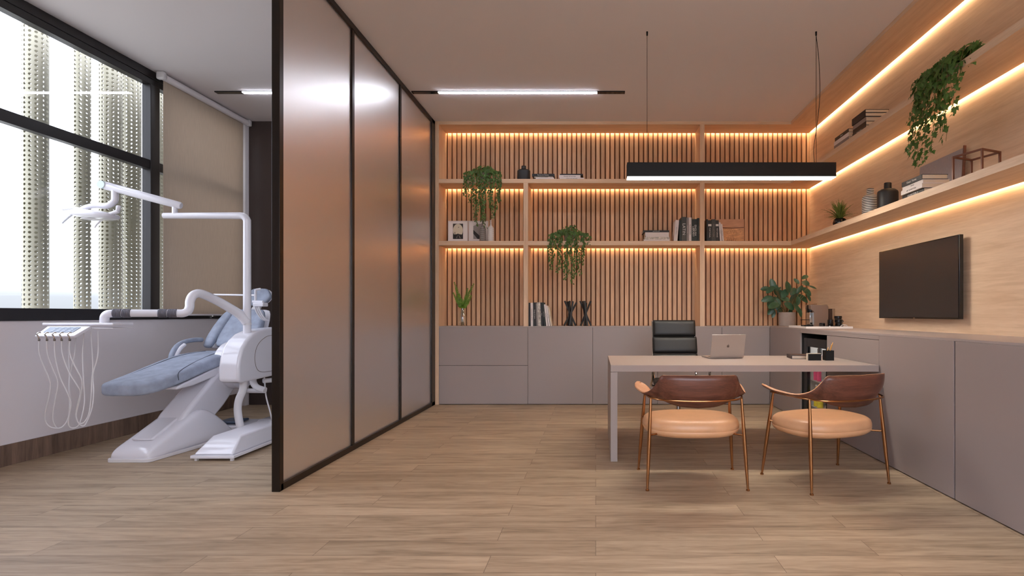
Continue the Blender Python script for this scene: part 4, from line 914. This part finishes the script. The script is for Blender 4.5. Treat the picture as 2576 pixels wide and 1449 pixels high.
# instrument arm
ia = [Vector((-3.125,4.735,1.08)), W(604,792,4.70), W(575,773,4.62), W(545,756,4.53), W(515,742,4.42), W(498,738,4.36), W(485,744,4.32), W(478,758,4.30), W(477,772,4.29), W(472,783,4.27), W(460,788,4.25), W(446,788,4.24)]
P = sub_smooth(ia, 4); B().tube(P, [.040-.008*min(1, k/30) for k in range(len(P))], 18).build('swing_arm', M['white'], du, smooth=True)
h = [W(448,788,4.24), W(300,788,4.08), W(278,789,4.055)]+[W(278-13*math.sin(a)-2, 802-13*math.cos(a), 4.05) for a in (PI/2*k/6 for k in range(1, 7))]+[W(263,812,4.05)]
arm2 = B().tube(h, .030, 18).build('handle_tube', M['white'], du, smooth=True)
def between(pa, pb, q0, q1): a = W(*pa); c = W(*pb); return a.lerp(c, q0), a.lerp(c, q1)
for px0, px1 in ((446,422), (421,398), (330,307), (306,283)):
    f = lambda px: W(px, 788, 4.24+(448-px)/148*(-.16))
    a, c = f(px0), f(px1); n = 13; P = [a.lerp(c, k/n) for k in range(n+1)]; b = B(); b.tube(P, [.0335+(.0022 if k % 2 else 0) if 0 < k < n else .031 for k in range(n+1)], 18); b.build('grip_sleeve', M['sleeve'], arm2, smooth=True)
# instrument tray
ty = 4.02
tr_ = B()
x0, x1 = W(119,0,ty).x, W(296,0,ty).x
tr_.box(x0, x1, 3.98, 4.16, 1.066, 1.086)
tray = tr_.build('instrument_tray', M['white'], du, bevel=.006, seg=3)
b = B(); b.box(x0+.30, x1-.004, 3.985, 4.15, 1.043, 1.050); b.build('tray_plate', M['white2'], tray, bevel=.002)
A, Bq, Cc, Dd = W(120,820,3.97), W(229,820,3.97), W(186,845,3.84), W(86,845,3.84)
nn = Vector((0, .55, -.83))*.022
b = B(); b.faces([A, Bq, Cc, Dd, A+nn, Bq+nn, Cc+nn, Dd+nn], [(0,1,2,3),(7,6,5,4),(0,4,5,1),(1,5,6,2),(2,6,7,3),(3,7,4,0)]); con = b.build('console', M['white'], tray, bevel=.006, seg=3)
b = B(); lerp = lambda u, v: A.lerp(Bq, u).lerp(Dd.lerp(Cc, u), v)+Vector((0,-.0025,.0015))
b.faces([lerp(.10,.12), lerp(.83,.12), lerp(.83,.66), lerp(.10,.66)], [(0,1,2,3)]); scr = b.build('control_panel', mat('control_blue', (84, 98, 118), .35), con)
b = B(); up = Vector((0,-.001,.001))
for i in range(4):
    for j in range(3):
        u = .26+i*.14; v = .2+j*.15
        b.faces([lerp(u,v)+up, lerp(u+.07,v)+up, lerp(u+.07,v+.07)+up, lerp(u,v+.07)+up], [(0,1,2,3)])
b.build('keys', mat('key_grey', (150, 160, 176), .4), scr)
C7 = lambda x, y: (70+x/3.812, 720+y/3.812)
HS = [[(108,520),(112,650),(160,780),(215,920),(205,1050),(170,1200),(170,1290),(210,1345),(280,1362),(340,1345),(390,1260),(402,1150),(396,950),(400,850),(395,700),(390,560),(392,480)],
 [(184,520),(190,650),(240,790),(290,920),(265,1080),(240,1230),(250,1310),(290,1362),(350,1330),(400,1240),(412,1120),(402,950),(415,800),(450,650),(462,480)],
 [(256,520),(265,680),(310,870),(380,1020),(415,1120),(405,1200),(390,1290),(400,1345),(440,1360),(490,1330),(530,1200),(545,1080),(535,900),(525,650),(540,450)],
 [(325,520),(335,660),(400,830),(480,960),(505,1020),(480,1130),(462,1230),(480,1300),(530,1312),(580,1240),(605,1100),(615,900),(625,780),(615,600),(605,430)],
 [(403,520),(405,650),(460,780),(520,900),(515,1000),(490,1120),(465,1240),(490,1315),(540,1338),(580,1270),(620,1150),(632,1000),(625,850),(660,720),(675,620),(673,430)]]
for i, hp in enumerate(HS):
    n = len(hp); P = [W(*C7(*p), 3.835+.16*k/(n-1)+.006*i) for k, p in enumerate(hp)]
    B().tube(sub_smooth(P, 4), .0042, 8).build('hose', M['white2'], tray, smooth=True)
    x, y = C7(hp[0][0], 462); q = W(x, y-2, 3.835)
    b = B(); b.tube(sub_smooth([q+Vector((.014,.0,.006)), q+Vector((.004,-.006,.008)), q+Vector((-.006,-.010,-.004)), q+Vector((.002,-.010,-.018)), q+Vector((.006,-.008,-.03)), q+Vector((.002,-.004,-.046))], 4), .0045, 8); b.build('hook', M['chrome'], tray, smooth=True)
    b = B(); b.tube([W(*C7(*hp[0]), 3.835)+Vector((0,0,.012)), W(*C7(*hp[0]), 3.835)+Vector((0,0,-.004))], .0065, 10); b.build('hose_end', M['alu_dark'], tray)
# cuspidor side: bowl, holder arm
b = B(); b.lathe([(.001,1.04), (.05,1.04), (.06,1.06), (.085,1.09), (.10,1.13), (.095,1.132), (.078,1.095), (.05,1.065), (.001,1.062)], (-3.10,5.28,0), 32); b.build('rinse_bowl', M['white'], du, smooth=True)
b = B(); b.box(-3.19, -3.02, 5.40, 5.72, 1.03, 1.20); b.build('rinse_housing', M['white'], du, bevel=.02, seg=3)
D2 = 5.02
b = B(); b.tube([W(538,741,D2+.1), W(641,743,D2)], .009, 10); b.tube([W(643,728,D2), W(643,764,D2)], .011, 10); b.tube([W(643,729,D2), W(656,727,D2+.02)], .011, 10); b.tube([W(636,759,D2), W(662,760,D2)], .014, 10); b.build('holder_arm', M['white'], du, smooth=True)
for k in range(3):
    b = B(); b.tube(sub_smooth([W(643+4*k,765,D2), W(643+5*k,778,D2), W(650+5*k,792,D2+.03), W(660+4*k,803,D2+.08), W(668+4*k,806,D2+.16)], 5), .008-.001*k, 8); b.build('suction_hose', M['white2'], du, smooth=True)
b = B(); b.box(W(640,0,D2).x, W(667,0,D2).x, D2-.03, D2+.05, 1.225, 1.262); b.build('holder_block', M['white'], du, bevel=.008, seg=3)
# pipes below the unit
DP = 4.72
b = B(); b.tube(sub_smooth([W(614,945,DP), W(613,965,DP), W(610,985,DP), W(602,1003,DP), W(598,1025,DP), W(600,1050,DP), W(606,1080,DP)], 5), [.031]*31, 16); b.build('duct', M['white2'], du, smooth=True)
b = B(); b.tube(sub_smooth([W(636,950,4.9), W(638,964,4.9), W(646,974,4.9), W(658,979,4.9), W(667,982,4.9)], 5), .028, 14); b.tube([W(625,983,5.0), W(666,983,4.92)], .022, 12); b.build('bent_pipe', M['white2'], du, smooth=True)
b = B(); b.tube(sub_smooth([W(665,950,5.0), W(667,975,5.0), W(670,1000,5.0), W(678,1030,5.0), W(684,1055,5.0), W(690,1080,5.0)], 5), .0065, 8); b.build('drain_hose', M['white2'], du, smooth=True)
b = B(); b.tube([W(662,958,5.0), W(700,955,5.1)], .022, 12); b.build('cross_pipe', M['white2'], du, smooth=True)

# floor junction box
jb = thing('junction_box', 'low white floor connection box with a sloping front beside the dental chair', 'floor box', (-3.0, 4.6, 0))
b = B(); b.box(-3.17, -2.83, 4.13, 5.0, .022, .046); b.build('rim', M['white'], jb, bevel=.004)
b = B(); lo = [(-3.155,4.145,.046), (-2.845,4.145,.046), (-2.845,4.98,.046), (-3.155,4.98,.046)]; hi = [(-3.115,4.30,.165), (-2.885,4.30,.165), (-2.885,4.93,.17), (-3.115,4.93,.17)]
mid = [(-3.15,4.155,.062), (-2.85,4.155,.062), (-2.85,4.975,.062), (-3.15,4.975,.062)]
b.faces(lo+mid+hi, [(3,2,1,0), (0,1,5,4), (1,2,6,5), (2,3,7,6), (3,0,4,7), (4,5,9,8), (5,6,10,9), (6,7,11,10), (7,4,8,11), (8,9,10,11)]); b.build('lid', M['white'], jb, bevel=.012, seg=3)
for x in (-3.14, -2.86):
    for y in (4.16, 4.96): b = B(); b.box(x-.01, x+.01, y-.01, y+.01, 0, .022); b.build('foot', M['white2'], jb)
fc = thing('foot_control', 'white foot control with a dark blue pedal behind the dental chair base', 'foot control', (-3.55, 5.5, 0))
b = B(); b.prism([(-3.86,5.25), (-3.3,5.22), (-3.12,5.3), (-3.10,5.55), (-3.3,5.62), (-3.84,5.6)], 0, .045, 'z'); b.build('base', M['white'], fc, bevel=.015, seg=3)
b = B(); b.prism([(5.22,.045), (5.58,.045), (5.52,.085), (5.35,.085)], -3.42, -3.14, 'x'); b.build('cover', M['white'], fc, bevel=.012)
b = B(); b.box(-3.80, -3.60, 5.30, 5.5, .052, .078); b.build('pedal', mat('pedal_blue', (54, 66, 86), .4), fc, bevel=.012, seg=3)

# ================================================================ PLANTS
def leaf_ivy(b, p, nrm, up, s):
    n = nrm.normalized(); t = up-n*up.dot(n)
    if t.length < 1e-3: t = Vector((1,0,0))
    t.normalize(); r = t.cross(n)
    out = [(0,-.08), (.28,-.28), (.30,.02), (.62,.10), (.32,.34), (.26,.5), (0,1.0), (-.26,.5), (-.32,.34), (-.62,.10), (-.30,.02), (-.28,-.28)]
    vs = [p+r*(x*s)+t*(y*s)+n*(-abs(x)*.28*s-.12*s*(y*y)) for x, y in out]
    b.faces([p+t*(.15*s)]+vs, [(0,i+1,(i+1) % 12+1) for i in range(12)])
def ivy(loc, label, strands, s, seed, pot=True, crown=(.12,.09,.10), nc=90, ax=Vector((1,0,0)), frontv=Vector((0,-1,0)), wooden=False):
    random.seed(seed); L = Vector(loc); t = thing('hanging_ivy', label, 'ivy plant', loc, 0, 'ivy plants trailing from the shelves')
    if pot:
        b = B(); b.lathe([(.001,.001), (.055,.001), (.062,.02), (.072,.10), (.074,.105), (.067,.105), (.06,.09), (.001,.09)], loc, 28); b.build('pot', M['pot'] if not wooden else mat('wood_bowl', (150, 88, 48), .4), t, smooth=True)
    b = B(); st = B()
    up = Vector((0,0,1))
    for k in range(nc):
        a = random.uniform(0, 2*PI); q = math.sqrt(random.random()); e1 = random.uniform(.0, 1)
        p = L+ax*(crown[0]*q*math.cos(a))+frontv*(crown[1]*q*math.sin(a)+.01)+up*(.10+crown[2]*(1-q*q)*e1)
        d = (ax*math.cos(a)*q+frontv*(.5+math.sin(a)*q)+up*.6+Vector((random.uniform(-.5,.5), random.uniform(-.5,.5), random.uniform(-.4,.4))))
        leaf_ivy(b, p, d, Vector((random.uniform(-1,1), random.uniform(-.4,.4), random.uniform(-1,.2)))+frontv*.2, s*random.uniform(.7,1.1))
    for off, front, ln in strands:
        P0 = L+ax*(off*.45)+up*.11+frontv*.02; P1 = L+ax*off*.95+frontv*(front*.8)+up*.09; P2 = L+ax*off+frontv*front+up*.0
        pts = [P0, P1, P2]; n = max(3, int(ln/.06)); cur = P2.copy(); dr = 0
        for i in range(n):
            dr = dr*.6+random.uniform(-.012,.012); cur = cur+Vector((0,0,-ln/n))+ax*dr+frontv*random.uniform(-.004,.006); pts.append(cur.copy())
        C_ = sub_smooth(pts, 5); st.tube(C_, .0016, 5)
        acc = 0
        for i in range(1, len(C_)):
            acc += (C_[i]-C_[i-1]).length; fr_ = i/len(C_)
            while acc > s*.30:
                acc -= s*.30*random.uniform(.7,1.3); sd = random.choice((-1,1)); p = C_[i]+ax*(sd*random.uniform(.1,.5)*s)+frontv*random.uniform(-.3,.5)*s
                leaf_ivy(b, p, frontv+ax*(sd*random.uniform(0,.9))+up*random.uniform(-.1,.9)+ax*random.uniform(-.3,.3), Vector((0,0,-1))+ax*(sd*random.uniform(0,.9)), s*random.uniform(.6,1.1)*(1.05-.35*fr_))
    b.build('foliage', M['leaf'], t, smooth=False, fixn=False); st.build('stems', M['stem'], t, smooth=True)
    return t
FR = Vector((0,-1,0))
ivy((bx(1222), 6.83, ZA), 'ivy trailing from the top back shelf above the framed photos', [(-.225,.10,.22), (-.19,.12,.30), (-.15,.13,.46), (-.12,.12,.36), (-.06,.13,.60), (-.02,.14,.52), (.02,.13,.63), (.06,.13,.55), (.10,.12,.50), (.13,.13,.38), (.17,.12,.30), (.205,.11,.45), (.215,.09,.25)], .036, 11, crown=(.19,.09,.10), nc=210)
ivy((bx(1432), 6.83, ZB_), 'ivy trailing from the middle back shelf above the stick sculptures', [(-.235,.11,.36), (-.22,.10,.12), (-.17,.12,.30), (-.12,.13,.40), (-.09,.12,.34), (-.02,.14,.50), (.0,.13,.42), (.03,.14,.55), (.09,.13,.46), (.11,.12,.44), (.18,.11,.30), (.20,.12,.18), (.255,.09,.05)], .036, 23, crown=(.20,.09,.12), nc=220)
ivy((2.66, 3.74, ZA), 'large ivy trailing from the upper right shelf near the camera', [(.19,.15,.05), (.15,.18,.14), (.10,.20,.36), (.06,.215,.28), (.02,.22,.52), (-.03,.22,.40), (-.07,.22,.55), (-.11,.225,.46), (-.15,.22,.60), (-.19,.22,.42), (-.23,.215,.58), (-.27,.21,.50), (-.31,.20,.60), (-.35,.195,.46), (.0,.21,.44), (-.13,.21,.34), (-.25,.21,.30)], .052, 37, crown=(.15,.11,.09), nc=120, ax=Vector((0,-1,0)), frontv=Vector((-1,0,0)), wooden=True)
# fern in a glass vase
t = thing('fern_vase', 'clear glass vase of green fern fronds on the left cabinet top', 'vase with fern', (bx(1165), 6.88, ZC_)); cx, cy = bx(1165), 6.88
gl = clear_glass('vase_glass', (.93,.95,.93), .10)
b = B(); b.lathe([(.03,1.003), (.046,1.02), (.052,1.06), (.048,1.12), (.034,1.19), (.024,1.235), (.030,1.26)], (cx,cy,0), 28); b.bm.faces.ensure_lookup_table()
o = b.build('glass_vase', gl, t, smooth=True, auto=80)
st = B(); lf = B(); random.seed(5)
for dx, h_, dy in ((-.115,.58,.0), (-.09,.50,-.02), (-.05,.42,.02), (.0,.36,-.03), (.05,.40,.0), (.10,.47,-.02), (.15,.56,.0), (.06,.50,.03), (-.03,.33,-.04), (.03,.32,.04), (-.08,.34,.02), (.07,.33,-.04), (-.12,.44,-.03), (.11,.41,.03)):
    P = sub_smooth([(cx-dx*.12, cy-dy*.2, 1.01), (cx+dx*.05, cy, 1.15), (cx+dx*.15, cy+dy*.4, 1.26), (cx+dx*.55, cy+dy, 1.0+h_*.75), (cx+dx, cy+dy, 1.0+h_)], 7)
    st.tube(P, .0016, 5)
    for i in range(13, len(P)-1):
        p = P[i]; tg = (P[i+1]-P[i]).normalized(); wd_ = .040*(1-((i-13)/(len(P)-13))*.75)
        for sd in (-1, 1):
            sv = (tg.cross(Vector((0,1,0)))*sd+tg*.5+Vector((0,random.uniform(-.5,.5),0))).normalized()
            e1 = p+sv*wd_; wv = tg*.006
            lf.faces([p-wv, p+wv, p.lerp(e1,.5)+wv*1.3, e1, p.lerp(e1,.5)-wv*1.3], [(0,1,2,3,4)])
        for sd in (-1, 1):
            sv = (Vector((0,1,0))*sd+tg*.4).normalized(); e1 = p+sv*wd_; wv = tg*.005
            lf.faces([p-wv, p+wv, e1], [(0,1,2)])
st.build('stems', M['stem'], t); lf.build('fronds', M['leaf3'], t, fixn=False)
# rubber plant
cx, cy = bx(1977), 6.86
t = thing('rubber_plant', 'broad-leaved rubber plant in a pale grey pot in the worktop corner', 'potted plant', (cx, cy, ZC_))
b = B(); b.lathe([(.001,1.0), (.098,1.0), (.105,1.02), (.108,1.17), (.108,1.178), (.098,1.178), (.096,1.15), (.001,1.15)], (cx,cy,0), 36); b.build('pot', M['pot'], t, smooth=True)
def oval(b, p, d, nrm, L_, w_):
    d = d.normalized(); n = (nrm-d*nrm.dot(d)).normalized(); r = d.cross(n); m = 9; rows = []
    for i in range(m):
        q = i/(m-1); ww = w_*math.sin(PI*min(1, q*.96+.04))**.62*(1 if i < m-1 else .05)
        c = p+d*(L_*q)-n*(.18*L_*q*q); rows.append([c-r*ww+n*(.18*ww), c-r*ww*.5+n*.03*ww, c, c+r*ww*.5+n*.03*ww, c+r*ww+n*(.18*ww)])
    b.grid(rows)
lf = B(); st = B(); random.seed(9)
# leaves: px, py of leaf centre, half length px, direction angle (deg, 0 = right), facing variation
LV = [(2025,697,8,200,.0,.95), (2027,712,9,160,.1,.9), (1944,715,13,110,.3,.5), (1925,726,10,185,.2,.5), (1938,728,12,215,.1,.5), (1953,730,12,280,.2,.5), (1983,722,13,100,.1,.6), (1995,733,10,230,.2,.7), (1975,737,12,60,.1,.7), (1965,745,14,100,.3,.7), (1930,752,13,200,.2,.5), (1943,758,15,215,.4,.6), (1955,765,13,260,.3,.6), (1947,768,14,195,.2,.6), (1940,782,11,230,.1,.5), (1946,790,9,250,.1,.45), (1987,770,13,330,.5,.6), (1988,783,9,260,.3,.6), (1996,752,12,250,.2,.6), (2008,757,10,270,.1,.55), (2003,737,11,80,.1,.55), (2012,728,11,60,.2,.4), (2020,750,14,325,.2,.5), (2030,733,13,320,.2,.5), (2035,748,10,300,.1,.25), (2006,776,13,310,.1,.5), (2013,785,12,290,.1,.35), (1975,752,10,160,.3,.6), (1998,765,10,180,.2,.5), (1962,782,9,250,.2,.6), (1960,726,7,40,.1,.2), (2045,722,9,340,.1,.12), (2004,707,8,130,.1,.5)]
for k, (px, py, hl, ang, tw, wr) in enumerate(LV):
    dd = 6.72+random.uniform(0,.24); sc = dd/F; c = W(px, py, dd); a = math.radians(ang); d = Vector((math.cos(a), random.uniform(-.35,.15), math.sin(a)))
    Ln = hl*2.3*sc; p = c-d.normalized()*Ln/2
    oval(lf, p, d, Vector((random.uniform(-.5,.5), -1, .5+random.uniform(-.3,.5))), Ln, Ln*.36*min(1, wr+.25))
    root = Vector((cx+(p.x-cx)*.12, cy+(p.y-cy)*.15, 1.15)); mid = root.lerp(p, .55)+Vector((0,0,.02)); st.tube(sub_smooth([root, mid, p], 4), .0024, 5)
lf.build('leaves', M['leaf2'], t, smooth=True, fixn=False); st.build('stems', M['stem'], t)
# small grassy plant on the lower right shelf
cx, cy = 2.66, 5.76
t = thing('small_potted_plant', 'small wispy green plant in a glossy black pot, lower right shelf', 'potted plant', (cx, cy, ZB_))
b = B(); b.lathe([(.001,0), (.045,0), (.066,.03), (.072,.06), (.062,.095), (.052,.105), (.046,.10), (.001,.09)], (cx,cy,ZB_), 28); b.build('pot', M['gblack'], t, smooth=True)
lf = B(); random.seed(4)
for k in range(120):
    a = random.uniform(0, 2*PI); el = random.uniform(.25, 1.45); L_ = random.uniform(.15,.26)*(1 if el > .5 else .8); d = Vector((math.cos(a)*math.cos(el), math.sin(a)*math.cos(el), math.sin(el)))
    p0 = Vector((cx,cy,ZB_+.095)); P = sub_smooth([p0, p0+d*L_*.5+Vector((0,0,.012)), p0+d*L_+Vector((0,0,-.035*math.cos(el)))], 4); s_ = d.cross(Vector((0,0,1)));
    s_ = s_.normalized() if s_.length > .1 else Vector((1,0,0)); n = len(P)
    V = []
    for i, p in enumerate(P): w_ = .0058*math.sin(PI*min(1, .25+.75*i/(n-1)))+.0003; V += [p-s_*w_, p+s_*w_]
    lf.faces(V, [(2*i, 2*i+1, 2*i+3, 2*i+2) for i in range(n-1)])
    for i in range(3, n-1):
        sd = random.choice((-1,1)); e1 = P[i]+(d*.5+s_*sd).normalized()*random.uniform(.012,.028); lf.faces([P[i], P[i]+d*.005, e1], [(0,1,2)])
lf.build('foliage', M['leaf4'], t, fixn=False)
